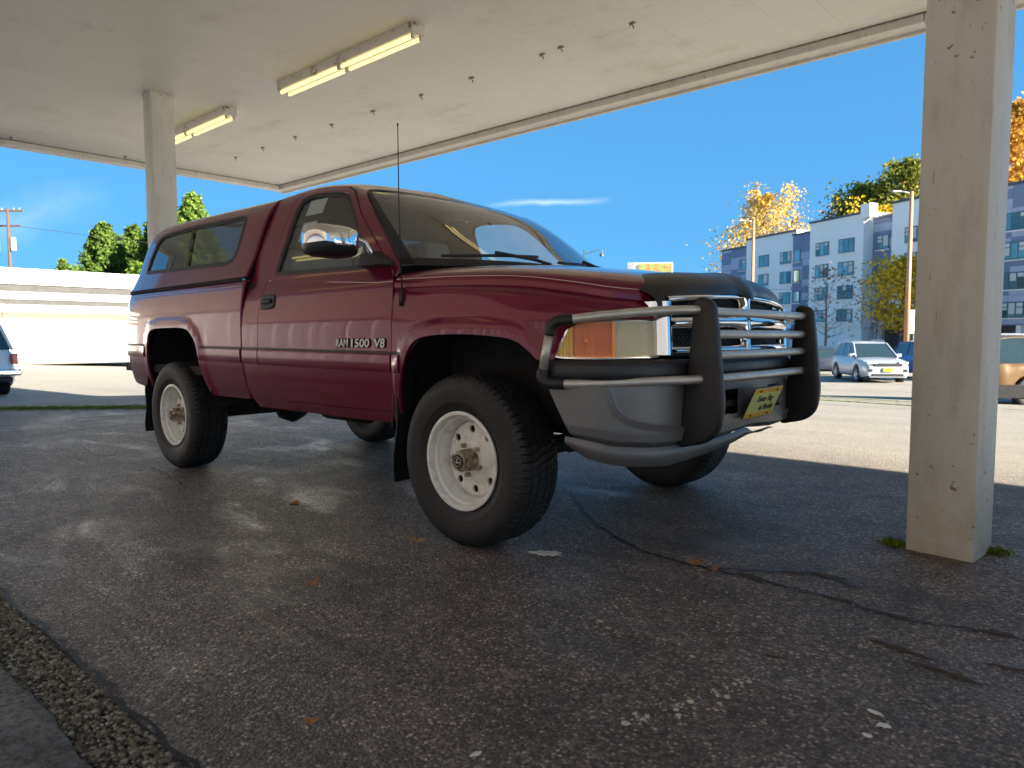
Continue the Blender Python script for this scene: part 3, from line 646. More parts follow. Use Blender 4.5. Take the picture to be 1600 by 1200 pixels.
# ---- hood
_he = {}
def hood_pt(s, t):
    u = -.45+s*1.40
    if u not in _he: _he[u] = FEN([u], [1.])[0]
    e = _he[u]; ex, ey, ez = e[0], -e[1], e[2]
    zt = np.interp(ex, [-.5, -.2, .1, .35, .55, .70, .80], [1.296, 1.290, 1.273, 1.248, 1.218, 1.186, 1.155])
    n = 3.2; a = abs(t); y = math.copysign(1, t)*ey*a
    z = ez+.004+(zt-ez-.004)*(1-a**n)**(1/n) + .010*math.exp(-(y/.30)**2)*smooth(-.5, .0, ex)
    x = ex+.24*(1-t*t)*(1-s)**2.2+.075*(1-t*t)*s**3
    return (x, y, z)
ts = np.sin(np.linspace(-math.pi/2, math.pi/2, 61)); ss = np.linspace(0, 1, 44)
hood_rows = [[hood_pt(s, t) for t in ts] for s in ss]
hb = MB().grid(hood_rows); n0 = len(ts)
for edge in ([(0, j) for j in range(n0)], [(len(ss)-1, j) for j in range(n0)], [(i, 0) for i in range(len(ss))], [(i, n0-1) for i in range(len(ss))]):
    top = [hood_rows[i][j] for i, j in edge]; hb.grid([top, [(p[0], p[1]*.985, p[2]-.022) for p in top]])
hood = hb.build('hood', M['maroon'], truck, angle=40)
for sg in (-1, 1):
    tt = []
    for u in np.linspace(.004, .955, 50):
        for q in np.linspace(.99, 1.0, 2): pass
        lo, hi = .86, 1.0
        ez = hood_pt(u, 1.)[2]; target = ez+.040
        for _ in range(24):
            m = (lo+hi)/2
            if hood_pt(u, m)[2] > target: lo = m
            else: hi = m
        tt.append((u, lo))
    P = [[Vector(hood_pt(u, sg*(m+dm)))+Vector((0, sg*.0013, .0010)) for u, m in tt] for dm in (-.0016, .0016)]
    MB().grid(P).build('pinstripe', M['pinstripe'], truck)
# inner engine bay shadow box
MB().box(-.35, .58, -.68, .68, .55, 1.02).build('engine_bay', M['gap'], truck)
# ---- windscreen (Coons patch between cowl, pillars and roof)
pil = np.array([CAB([u], CAB.v_of([u], [z]), off=-.010)[0] for u, z in A_LINE]); pil = pil[np.unique(np.linspace(0, len(pil)-1, 15).astype(int))]
NW = len(pil); topc = np.array([CAB([-1.03-.035*math.sin(math.pi/2*q)], [q+(1-q)*CAB.v_of([-1.03], [1.754])[0]], off=-.010)[0] for q in np.linspace(0, 1, 16)])
topc = np.vstack([topc, (topc[:-1]*np.array([1, -1, 1]))[::-1]]); NT_ = len(topc)
tb = np.linspace(-1, 1, NT_); L0 = pil[0]; botc = np.array([(L0[0]+.310*(1-abs(t)**2.1), t*abs(L0[1]), L0[2]+.004*(1-t*t)) for t in tb])
def coons(bot, top, left, right):
    n, m = len(left), len(bot); P = np.zeros((n, m, 3))
    for i in range(n):
        s = i/(n-1)
        for j in range(m):
            t = j/(m-1)
            P[i, j] = (1-s)*bot[j]+s*top[j]+(1-t)*left[i]+t*right[i]-((1-s)*(1-t)*bot[0]+(1-s)*t*bot[-1]+s*(1-t)*top[0]+s*t*top[-1])
    return P
right_p = pil*np.array([1, -1, 1]); WS = coons(botc, topc, pil, right_p)
for i in range(NW):
    for j in range(NT_):
        s, t = i/(NW-1), tb[j]; WS[i, j] += np.array([.5, 0, .8])*(-.012*math.sin(math.pi*s)*(1-t*t)+.006*math.sin(math.pi*s))
ws = MB().grid(WS).build('windshield', M['wind'], truck, smooth=True)
# black ceramic border
iB = [(0, 1), (NW-2, NW-1)]; fr = MB()
Wn = WS+np.array([.002, 0, .003])
fr.grid(Wn[0:2]); fr.grid(Wn[NW-2:NW, :]); fr.grid(Wn[:, 0:2]*1.0); fr.grid(Wn[:, NT_-2:NT_])
fr.build('frit_border', M['black_trim'], ws, smooth=True)
# cowl and wipers
cw = []
for dx, dz in ((.06, -.004), (-.005, -.008), (-.05, -.06)): cw.append([(botc[j][0]+dx*(1 if abs(tb[j]) < .98 else .6), botc[j][1], botc[j][2]+dz) for j in range(NT_)])
MB().grid(cw).build('cowl', M['black_trim'], truck, smooth=True)
def ws_pt(s, t):
    i = min(NW-2, int(s*(NW-1))); q = s*(NW-1)-i; k = (t+1)/2*(NT_-1); j = min(NT_-2, int(k)); r_ = k-j
    return WS[i, j]*(1-q)*(1-r_)+WS[i+1, j]*q*(1-r_)+WS[i, j+1]*(1-q)*r_+WS[i+1, j+1]*q*r_+np.array([.018, 0, .022])
for a in ((-.80, -.15), (-.02, .62)):
    wb = MB().tube([ws_pt(.055+.05*q, a[0]+(a[1]-a[0])*q) for q in np.linspace(0, 1, 12)], .008, 6)
    wb.tube([np.array(ws_pt(.02, a[1]+.02)), np.array(ws_pt(.03, a[1]-.1))+np.array([0, 0, .015]), np.array(ws_pt(.085, (a[0]+a[1])/2))+np.array([0, 0, .014])], .010, 6)
    wb.build('wiper', M['black_trim'], truck, smooth=True)
# ---- cab rear wall and cap front, interior
rw = np.array([CAB([-1.90], [v], off=-.012)[0] for v in np.linspace(.30, 1, 26)])
poly = [(p[1], p[2]) for p in rw]+[(-p[1], p[2]) for p in rw[::-1]]
hole = [(-.60, 1.34), (.60, 1.34), (.56, 1.66), (-.56, 1.66)]
V, T = cdt(np.array(poly), [np.array(hole)], .15); mesh('rear_wall', [(-1.90, a, b) for a, b in V], T, M['int_dark'], truck)
mesh('rear_window', [(-1.902, a, b) for a, b in hole], [(0, 1, 2, 3)], M['glass'], truck)
hl_ = np.array([[CAB([u], [v], off=-.045)[0] for v in np.linspace(.80, 1, 10)] for u in np.linspace(-1.88, -1.12, 8)])
hl2 = np.concatenate([hl_, (hl_*np.array([1, -1, 1]))[:, ::-1][:, 1:]], 1); MB().grid(hl2).build('headliner', M['headliner'], truck, smooth=True)
sb = MB().bbox(-1.62, -1.10, -.76, .76, .82, 1.00, .05, 3); sb.build('seat', M['int_grey'], truck, smooth=True)
for a, b in ((-.76, -.28), (-.27, .27), (.28, .76)):
    Mx = Matrix.Translation((-1.66, 0, .95)) @ Matrix.Rotation(R(-14), 4, 'Y')
    MB().bbox(-.07, .07, a, b, 0, .55, .05, 3, Mx).build('backrest', M['int_grey'], truck, smooth=True)
    if b-a < .5: 
        MB().bbox(-.05, .05, (a+b)/2-.13, (a+b)/2+.13, .56, .72, .04, 3, Mx).build('headrest', M['int_grey'], truck, smooth=True)
dp = MB(); Pd = [[(x+.22*(1-(y/.88)**2)*.9, y, z) for y in np.linspace(-.86, .86, 15)] for x, z in ((-.47, 1.262), (-.62, 1.255), (-.74, 1.22), (-.78, 1.12), (-.70, .95))]
dp.grid(Pd).build('dashboard', M['int_dark'], truck, smooth=True)
sw = MB(); Ms = Matrix.Translation((-.90, .42, 1.17)) @ Matrix.Rotation(R(58), 4, 'Y')
sw.tube([Ms @ Vector((.19*math.cos(a), .19*math.sin(a), 0)) for a in np.linspace(0, 2*math.pi, 33)], .014, 8, False); sw.tube([Ms @ Vector((0, -.18, 0)), Ms @ Vector((0, .18, 0))], .02, 6); sw.tube([Ms @ Vector((0, 0, 0)), Ms @ Vector((0, 0, -.35))], .03, 8); sw.build('steering_wheel', M['int_dark'], truck, smooth=True)
MB().bbox(-1.0+.02, -.94, -.10, .10, 1.66, 1.715, .015).build('rear_view_mirror', M['int_dark'], truck)
# paper notices stuck inside the passenger window
for z0, z1, u0, u1 in ((1.66, 1.755, -1.53, -1.35), (1.50, 1.615, -1.52, -1.37)):
    P = [[CAB([u], CAB.v_of([u], [z]), off=-.020)[0] for u in np.linspace(u0, u1, 5)] for z in np.linspace(z0, z1, 4)]
    MB().grid(P).build('paper_notice', plain('notice_paper', (.55, .58, .60), .8), doors[0])
# ---- door handle, lock, badges
def on_cab(u, z, off=0.):
    return Vector(CAB([u], CAB.v_of([u], [z]), off=off)[0])
for s in (1, -1):
    d = door_of[s]; hb = MB(); q = [(u, z) for u, z in ((-1.705, 1.118), (-1.690, 1.104), (-1.565, 1.108), (-1.548, 1.124), (-1.550, 1.180), (-1.565, 1.192), (-1.690, 1.194), (-1.704, 1.182))]
    a = [on_cab(u, z, .004) for u, z in q]; b = [on_cab(u*.9+-1.627*.1, z*.9+1.149*.1, .009) for u, z in q]; n = len(q)
    hb.add(a+b, [(i, (i+1) % n, n+(i+1) % n, n+i) for i in range(n)]+[tuple(range(n, 2*n))])
    hb.v = [(x, y*s, z) for x, y, z in hb.v]; ho = hb.build('door_handle', M['black_trim'], d)
    lv = MB(); Q = [[on_cab(u, z, o) for u in np.linspace(-1.675, -1.580, 6)] for z, o in ((1.138, .010), (1.140, .022), (1.158, .024), (1.166, .012))]
    lv.grid(Q); lv.v = [(x, y*s, z) for x, y, z in lv.v]; lv.build('handle_lever', M['rubber_black'], ho, smooth=True)
def text_mesh(txt, size, depth, name, mat, parent, mw, italic=0., bold=.0, align='CENTER'):
    cu = bpy.data.curves.new(name, 'FONT'); cu.body = txt; cu.size = size; cu.extrude = depth; cu.align_x = align; cu.align_y = 'CENTER'; cu.shear = italic; cu.offset = bold; cu.resolution_u = 3
    tmp = bpy.data.objects.new(name, cu); COL.objects.link(tmp); dg = bpy.context.evaluated_depsgraph_get(); me = bpy.data.meshes.new_from_object(tmp.evaluated_get(dg))
    bpy.data.objects.remove(tmp); me.transform(mw); me.materials.clear(); return link(name, me, mat, parent)
def flank_matrix(u, z, s, off):
    p = on_cab(u, z, off); p.y *= s
    ex = Vector((s, 0, 0)); ey = Vector((0, 0, 1)); ez = Vector((0, -s, 0))
    m = Matrix((ex, ey, ez)).transposed().to_4x4(); m.translation = p; return m
for s in (1, -1):
    d = door_of[s]
    for txt, uu, wd in (('RAM', -.836, .112), ('1500', -.681, .158), ('V8', -.524, .088)):
        uc = uu if s == 1 else -1.36-uu
        bk_ = text_mesh(txt, .060, .003, 'badge', M['black_trim'], d, Matrix.Identity(4), .10, .003); me = bk_.data; xs_ = [v.co.x for v in me.vertices]; k_ = wd/(max(xs_)-min(xs_)); cx_ = (max(xs_)+min(xs_))/2
        F1 = lambda off: flank_matrix(uc, .906, s, off) @ Matrix.Diagonal((k_, 1, 1, 1)) @ Matrix.Translation((-cx_, 0, 0))
        me.transform(F1(.0035)); lt = text_mesh(txt, .060, .0022, 'badge_letters', M['white_letter'], bk_, F1(.0062), .10, .0004)
# ---- tow mirror on the door
for s in (1, -1):
    d = door_of[s]; mr = MB(); prof = []
    Pm = []
    for k, (x, sc) in enumerate(((-.70, .90), (-.695, 1.0), (-.64, 1.0), (-.595, .93), (-.560, .74), (-.545, .40))):
        ring = []
        for a in np.linspace(0, 2*math.pi, 25)[:-1]:
            ca, sa = math.cos(a), math.sin(a); r_ = (abs(ca)**5+abs(sa)**5)**(-1/5)
            ring.append((x, -1.172+.128*ca*r_*(sc if k != 0 else .97), 1.392+.074*sa*r_*(sc if k != 0 else .94)))
        Pm.append(ring+[ring[0]])
    top = MB().grid(Pm); top.f.append(tuple(5*25+i for i in range(24)))
    top.v = [(x, y*s, z) for x, y, z in top.v]
    far_ = (lambda x, y, z: (x-.22, y-.13, z-.035)) if s == -1 else (lambda x, y, z: (x, y, z))
    top.v = [far_(*q) for q in top.v]; mo = top.build('mirror', M['chrome'], d, angle=50)
    # black lower cover
    Pb = [[(x+(.003 if k > 2 else 0), -1.172+(y+1.172)*1.012, 1.392+(z-1.392)*1.03) for x, y, z in r_ if z < 1.384] for k, r_ in enumerate(Pm)]
    n = min(len(r_) for r_ in Pb); lo = MB().grid([r_[:n] for r_ in Pb]); lo.v = [far_(x, y*s, z) for x, y, z in lo.v]; lo.build('mirror_cover', M['black_trim'], mo, angle=50)
    gl = MB().add([far_(x-.001, y*s, z) for x, y, z in Pm[0][:-1]], [tuple(range(24))]); gl.build('mirror_glass', M['chrome'], mo)
    am = MB().tube([(-.66, -1.05*s, 1.42), (-.655, -1.02*s, 1.418), (-.63, -.985*s, 1.40), (-.62, -.965*s, 1.36), (-.62, -.955*s, 1.33)], .012, 8); am.build('mirror_arm', M['chrome'], mo, smooth=True)
    mt = MB(); q = [(-.735, 1.285), (-.50, 1.285), (-.53, 1.318), (-.66, 1.372), (-.72, 1.362)]
    A = [on_cab(u, z, .002) for u, z in q]; B = [on_cab(u*.8-.63*.2, z*.8+1.315*.2, .075) for u, z in q]; n = len(q)
    mt.add(A+B, [(i, (i+1) % n, n+(i+1) % n, n+i) for i in range(n)]+[tuple(range(n, 2*n))]); mt.v = [(x, y*s, z) for x, y, z in mt.v]; mt.build('mirror_mount', M['black_trim'], mo)
# ---- fuel-side details, antenna
an = MB(); b0 = Vector(FEN([-.375], FEN.v_of([-.375], [1.095]), off=.002)[0])
an.tube([b0+Vector((0, .005, -.012)), b0+Vector((0, 0, .03)), b0+Vector((-.002, .006, .075))], [.016, .014, .006], 8); an.tube([b0+Vector((-.002, .006, .07)), b0+Vector((-.02, .01, .45)), b0+Vector((-.022, .012, .83))], [.0035, .003, .002], 6)
an.tube([b0+Vector((-.022, .012, .826)), b0+Vector((-.022, .012, .836))], .004, 6); an.build('antenna', M['black_trim'], truck, smooth=True)

# ---- bed cap (canopy shell)
CAPZ = lambda d, z: (d, z)
CAPS = [(.035, 1.316), (.060, 1.36), (.104, 1.45), (.150, 1.58), (.195, 1.69), (.230, 1.745), (.280, 1.795), (.36, 1.822), (.58, 1.846), (.95, 1.858)]
_cz = lambda k: [(d, 1.316+(z-1.316)*k) for d, z in CAPS]
CAP = sec_surf([-4.2, -3.4, -1.9], [_cz(1.085), _cz(1.08), _cz(1.035)])
vc = lambda p: np.c_[np.asarray(p)[:, 0], CAP.v_of(np.asarray(p)[:, 0], np.asarray(p)[:, 1])]
cap_rear = catmull([(-3.965, 1.318), (-3.970, 1.40), (-3.965, 1.53), (-3.945, 1.66), (-3.885, 1.765), (-3.80, 1.815)], 5)
cap_uv = np.vstack([vc(resample([(-1.950, 1.318), (-1.945, 1.33), (-1.942, 1.46), (-1.940, 1.64), (-1.936, 1.755)], .03, False)), [(-1.93, .78), (-1.925, .9), (-1.92, 1.)], [(-3.62, 1.), (-3.64, .9), (-3.70, .8)], vc(resample(cap_rear[::-1], .03, False))])
CW = catmull([(-3.712, 1.464), (-3.720, 1.50), (-3.716, 1.572), (-3.693, 1.67), (-3.655, 1.725), (-3.57, 1.748), (-3.16, 1.760), (-2.72, 1.750), (-2.33, 1.742), (-2.245, 1.727), (-2.214, 1.68), (-2.209, 1.53), (-2.225, 1.464), (-2.281, 1.435), (-2.39, 1.431), (-2.97, 1.445), (-3.58, 1.457), (-3.685, 1.459)], 5)[:-1]
CWv = vc(CW)
cap_parts = panel('bed_cap', CAP, cap_uv, [CWv], mat=M['maroon'], uv=True, step=.04)
cap_of = {1: cap_parts[0], -1: cap_parts[1]}
panel('window_trim', CAP, shrink(CW, -.014), [shrink(CW, .012)], mat=M['black_trim'], off=.002, parent=cap_of, step=.04, rim=.014)
def half_clip(P, f):
    o = []
    for k in range(len(P)):
        a, b = P[k], P[(k+1) % len(P)]; fa, fb = f(a), f(b)
        if fa >= 0: o.append(tuple(a))
        if fa*fb < 0: t = fa/(fa-fb); o.append((a[0]+(b[0]-a[0])*t, a[1]+(b[1]-a[1])*t))
    return o
div_u = lambda z: -2.93-.41*(z-1.44)
for sg in (1, -1):
    panel('window_glass', CAP, half_clip([tuple(p) for p in shrink(CW, .004)], lambda p: sg*(p[0]-div_u(p[1]))-.004), mat=M['dark_glass'], off=-.010, parent=cap_of, step=.08, rim=0)
P = [[CAP([div_u(z)+du], CAP.v_of([div_u(z)+du], [z]), off=o)[0] for du, o in ((-.012, -.002), (-.010, .003), (.010, .003), (.012, -.002))] for z in np.linspace(1.44, 1.752, 10)]
for s in (1, -1):
    m_ = MB().grid(P); m_.v = [(x, y*s, z) for x, y, z in m_.v]; m_.build('window_divider', M['black_trim'], cap_of[s])
fw_ = np.array([CAP([-1.948], [v], off=-.006)[0] for v in np.linspace(0, 1, 24)]); poly = [(p[1], p[2]) for p in fw_]+[(-p[1], p[2]) for p in fw_[::-1]]
V, T = cdt(np.array(poly), [], .2); mesh('cap_front_wall', [(-1.948, a, b) for a, b in V], T, M['gap'], truck)
MB().box(-1.962, -1.952, -.925, .925, .60, 1.326).build('bed_front_wall', M['gap'], truck)
# seal under the cap, rear hatch, tailgate, tail lights
for s in (1, -1):
    P = [[CAP([u], [0.], off=o)[0]+np.array([0, 0, dz]) for u in np.linspace(-3.96, -1.96, 30)] for o, dz in ((-.02, .004), (.003, .002), (.003, -.022), (-.02, -.026))]
    m_ = MB().grid(P); m_.v = [(x, y*s, z) for x, y, z in m_.v]; m_.build('cap_seal', M['gap'], truck)
rc = np.array([CAP([u], CAP.v_of([u], [z]))[0] for u, z in cap_rear]); rc = np.vstack([rc, CAP([-3.70, -3.64, -3.62], [.8, .9, 1.])])
rp = [[p*np.array([1, t, 1])+np.array([-.03*(1-t*t), 0, 0]) for t in np.linspace(1, -1, 9)] for p in rc]
MB().grid(rp).build('cap_hatch', M['dark_glass'], truck, smooth=True)
zz = np.linspace(.56, 1.30, 12); q = np.array([BED([UMIN+.03], BED.v_of([UMIN+.03], [z]))[0] for z in zz])
MB().grid([[p*np.array([1, t, 1]) for t in np.linspace(1, -1, 9)] for p in q]).build('tailgate', M['maroon'], truck, smooth=True)
panel('tail_light', BED, [(-4.14, .93), (-4.14, 1.20), (-4.03, 1.20), (-4.03, .93)], mat=M['red_lens'], off=.004, rim=.01)
rb = MB(); prof = [(-.02, .50), (.03, .52), (.05, .60), (.05, .68), (.02, .70)]
bc = [(-4.11, -.58), (-4.15, -.54), (-4.17, -.4), (-4.17, .4), (-4.15, .54), (-4.11, .58)]
rb.grid([[(x-(o if abs(y) < .9 else 0), y*(1+(o*.3 if abs(y) > .7 else 0)), z) for x, y in bc] for o, z in prof]); rb.build('rear_bumper', M['black_bumper'], truck, smooth=True)
# ---- wheels
def tyre_mesh():
    RO = .387; NBk, PER = 72, 7; nt_ = NBk*PER
    half = [(.212, .086), (.222, .104), (.250, .119), (.262, .1225), (.264, .1245), (.285, .1275), (.315, .1305), (.340, .129), (.356, .123), (.367, .1165)]
    ribs = [(.1105, .072), (.066, .028), (.0225, -.0225), (-.028, -.066), (-.072, -.1105)]   # five ribs, grooves between
    tw = []
    for q, (a, b) in enumerate(ribs):
        n = 7; tw += [(a+(b-a)*k/(n-1), q, k) for k in range(n)]
        if q < 4: tw += [(b-.0012, -1, 0), (ribs[q+1][0]+.0012, -1, 0)]
    prof = [(r, a, None, 0) for r, a in half]+[(None, a, q, k) for a, q, k in tw]+[(r, -a, None, 0) for r, a in half[::-1]]
    v = []; n = len(prof)
    for i in range(nt_):
        th = 2*math.pi*i/nt_; c, s = math.cos(th), math.sin(th)
        for k, (r, a, q, kk) in enumerate(prof):
            if r is None:
                r = RO-.0025*(abs(a)/.11)**2-.011*max(0, (abs(a)-.088)/.0225)**2
                if q == -1: r -= .0095
                else:
                    sh = (0, 3, 5, 2, 4)[q]+(kk//2 if q in (1, 2, 3) else 0); ph = (i+sh) % PER
                    if ph == 0: r -= .0075 if q in (0, 4) else .006
                    elif ph == 3 and 1 < kk < 5: r -= .003
            elif .338 < r < .37 and (i+0) % PER in (0, 6): r -= .0035
            v.append((r*c, a, r*s))
    f = [(i*n+k, i*n+k+1, ((i+1) % nt_)*n+k+1, ((i+1) % nt_)*n+k) for i in range(nt_) for k in range(n-1)]
    me = bpy.data.meshes.new('tyre'); me.from_pydata(v, [], f); me.update()
    bm = bmesh.new(); bm.from_mesh(me); bmesh.ops.recalc_face_normals(bm, faces=bm.faces[:]); bm.to_mesh(me); bm.free()
    me.shade_smooth(); me.set_sharp_from_angle(angle=R(32)); me.materials.append(M['tyre']); return me
def rim_meshes():
    # outer face at -y ; barrel + lip
    b = MB().lathe([(.222, -.108), (.2225, -.116), (.216, -.119), (.207, -.117), (.201, -.108), (.199, -.090), (.188, -.082), (.186, -.062), (.178, -.052), (.176, -.030), (.180, .10), (.214, .108)], 72)
    barrel = b.build('rim', M['rim'], None, angle=40)
    dz = lambda r: np.interp(r, [.045, .072, .082, .100, .118, .150, .165, .1765], [-.050, -.052, -.048, -.036, -.030, -.030, -.027, -.012])
    circ = lambda cx, cz, r, n: np.array([(cx+r*math.cos(2*math.pi*k/n), cz+r*math.sin(2*math.pi*k/n)) for k in range(n)])
    holes = [circ(.136*math.cos(a), .136*math.sin(a), .0178, 18) for a in (2*math.pi*(k+.35)/8 for k in range(8))]
    V, T = cdt(circ(0, 0, .1765, 64), holes+[circ(0, 0, .046, 32)], .014)
    fv = [(x, dz(math.hypot(x, z)), z) for x, z in V]; d = MB().add(fv, T)
    for h in holes: d.grid([[(x, dz(math.hypot(x, z))+o, z) for x, z in np.vstack([h, h[:1]])] for o in (0, .012)])
    disc = d.build('wheel_disc', M['rim'], None, angle=35)
    hb = MB().lathe([(.050, -.040), (.050, -.075), (.0465, -.080), (.0455, -.118), (.043, -.126), (.036, -.130), (.034, -.1285), (.0, -.1285)], 36)
    for k in range(12):
        a = 2*math.pi*k/12; hb.tube([(.0465*math.cos(a), -.082, .0465*math.sin(a)), (.0465*math.cos(a), -.116, .0465*math.sin(a))], .003, 5)
    hub = hb.build('hub', M['hub'], None, angle=35)
    cp = MB().lathe([(.031, -.1287), (.031, -.1315), (.029, -.133), (.0, -.133)], 28).build('hub_cap', M['black_trim'], None, angle=35)
    mk = MB()
    for sg in (-1, 1): mk.tube([(sg*.011, -.1336, .012), (0, -.1336, -.010)], .0022, 5)
    mk.tube([(.022*math.cos(a), -.1336, .022*math.sin(a)) for a in np.linspace(0, 2*math.pi, 25)], .0012, 5, False)
    mk = mk.build('hub_emblem', M['steel_tube'], None)
    nuts = []
    for k in range(5):
        a = 2*math.pi*(k+.2)/5+.3; c, s = .0695*math.cos(a), .0695*math.sin(a)
        nuts.append(MB().lathe([(.0115, -.048), (.0115, -.070), (.008, -.077), (0, -.078)], 6, Matrix.Translation((c, 0, s))).build('lug_nut', M['hub'], None, angle=20))
    vs_ = MB().tube([(.165, -.030, .085), (.170, -.062, .088)], .004, 6).build('valve_stem', M['black_trim'], None)
    return [barrel, disc, hub, cp, mk, vs_]+nuts
tyre_me = tyre_mesh(); protos = rim_meshes()
drum = MB().lathe([(.0, .03), (.165, .03), (.165, -.01), (.0, -.01)], 32).build('brake_drum', M['under'], None); protos.append(drum)
first = True
for x in (0, -3.015):
    for s in (1, -1):
        wh = empty('wheel', (x, -.845*s, .385), 0, truck); wh.rotation_euler = (0, R(37+50*abs(x)+20*s), 0 if s == 1 else math.pi)
        o = link('tyre', tyre_me, None, wh)
        for p in protos:
            if first: p.parent = wh
            else:
                c_ = p.copy(); COL.objects.link(c_); c_.parent = wh
        first = False
# ---- wheel wells, frame, axles, tank
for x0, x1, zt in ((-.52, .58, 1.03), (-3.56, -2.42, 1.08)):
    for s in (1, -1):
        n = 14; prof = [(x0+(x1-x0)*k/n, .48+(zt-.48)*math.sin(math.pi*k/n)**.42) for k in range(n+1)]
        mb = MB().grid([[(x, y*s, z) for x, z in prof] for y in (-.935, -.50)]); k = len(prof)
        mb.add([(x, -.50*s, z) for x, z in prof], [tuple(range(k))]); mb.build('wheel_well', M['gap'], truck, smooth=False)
ub = MB()
for s in (1, -1): ub.box(-4.05, .72, s*.40-.045, s*.40+.045, .50, .63)
for x in (-3.9, -2.2, -1.2, -.4, .5): ub.box(x-.05, x+.05, -.42, .42, .52, .60)
ub.box(-1.90, -.45, -.90, .90, .535, .58)
ub.box(-4.05, -1.95, -.90, .90, .68, .74)
ub.build('frame', M['under'], truck)
ax = MB()
for x in (0, -3.015):
    ax.tube([(x, -.74, .385), (x, .74, .385)], .048, 10); ax.lathe([(0, -.13), (.10, -.10), (.14, 0), (.10, .10), (0, .13)], 16, Matrix.Translation((x, .18 if x == 0 else 0, .385)))
for s in (1, -1):
    ax.tube([(-3.65, s*.52, .60), (-3.3, s*.52, .47), (-3.015, s*.52, .44), (-2.7, s*.52, .47), (-2.35, s*.52, .60)], .032, 6)
    ax.tube([(-.9, s*.40, .52), (0, s*.55, .36)], .03, 6); ax.tube([(-3.2, s*.62, .40), (-3.1, s*.60, .80)], .028, 8); ax.tube([(.10, s*.58, .42), (.08, s*.56, .95)], .04, 8)
ax.tube([(-2.9, 0, .40), (-.9, .1, .52)], .04, 8)
ax.build('axles', M['under'], truck, smooth=True)
MB().bbox(-2.35, -1.25, .12, .55, .42, .66, .06, 3).build('fuel_tank', M['under'], truck, smooth=True)
ex = MB().tube([(-.4, -.25, .48), (-1.2, -.28, .47), (-1.5, -.28, .46)], .032, 8).tube([(-1.5, -.28, .455), (-1.58, -.28, .455), (-2.05, -.28, .455), (-2.12, -.28, .455)], [.03, .085, .085, .03], 12).tube([(-2.1, -.28, .47), (-2.6, -.30, .55), (-3.2, -.45, .62), (-3.9, -.6, .52), (-4.0, -.75, .49)], .03, 8); ex.build('exhaust', M['under'], truck, smooth=True)
tr = MB().bbox(-1.05, -.55, -.18, .18, .42, .62, .05).lathe([(0, -.12), (.13, -.10), (.15, 0), (.13, .1), (0, .12)], 14, Matrix.Translation((-1.1, .15, .50))); tr.build('transfer_case', M['under'], truck, smooth=True)
# mud flaps behind the front wheels and at the rear
for s in (1, -1):
    for x, y0, y1, z0, z1 in ((-.435, .70, .975, .235, .80), (-3.53, .72, .955, .22, .58)):
        P = [[(x-.012*math.sin(k*1.1)-.03*(1-(z-z0)/(z1-z0))+.02*(q > .5), -s*(y0+(y1-y0)*q), z) for q in np.linspace(0, 1, 6)] for k, z in enumerate(np.linspace(z0, z1, 9))]
        mb = MB().grid(P); b = [[(a-.008, b_, c_) for a, b_, c_ in r_] for r_ in P]; mb.grid(b)
        e0 = [r_[0] for r_ in P]; e1 = [r_[-1] for r_ in P]; mb.grid([e0, [(a-.008, q, z) for a, q, z in e0]]); mb.grid([e1, [(a-.008, q, z) for a, q, z in e1]])
        mb.build('mud_flap', M['rubber_black'], truck, smooth=False)
    MB().tube([(-.452, -s*.972, .66), (-.456, -s*.974, .56), (-.458, -s*.973, .50)], .0035, 6).build('flap_strip', M['rubber_black'], truck)

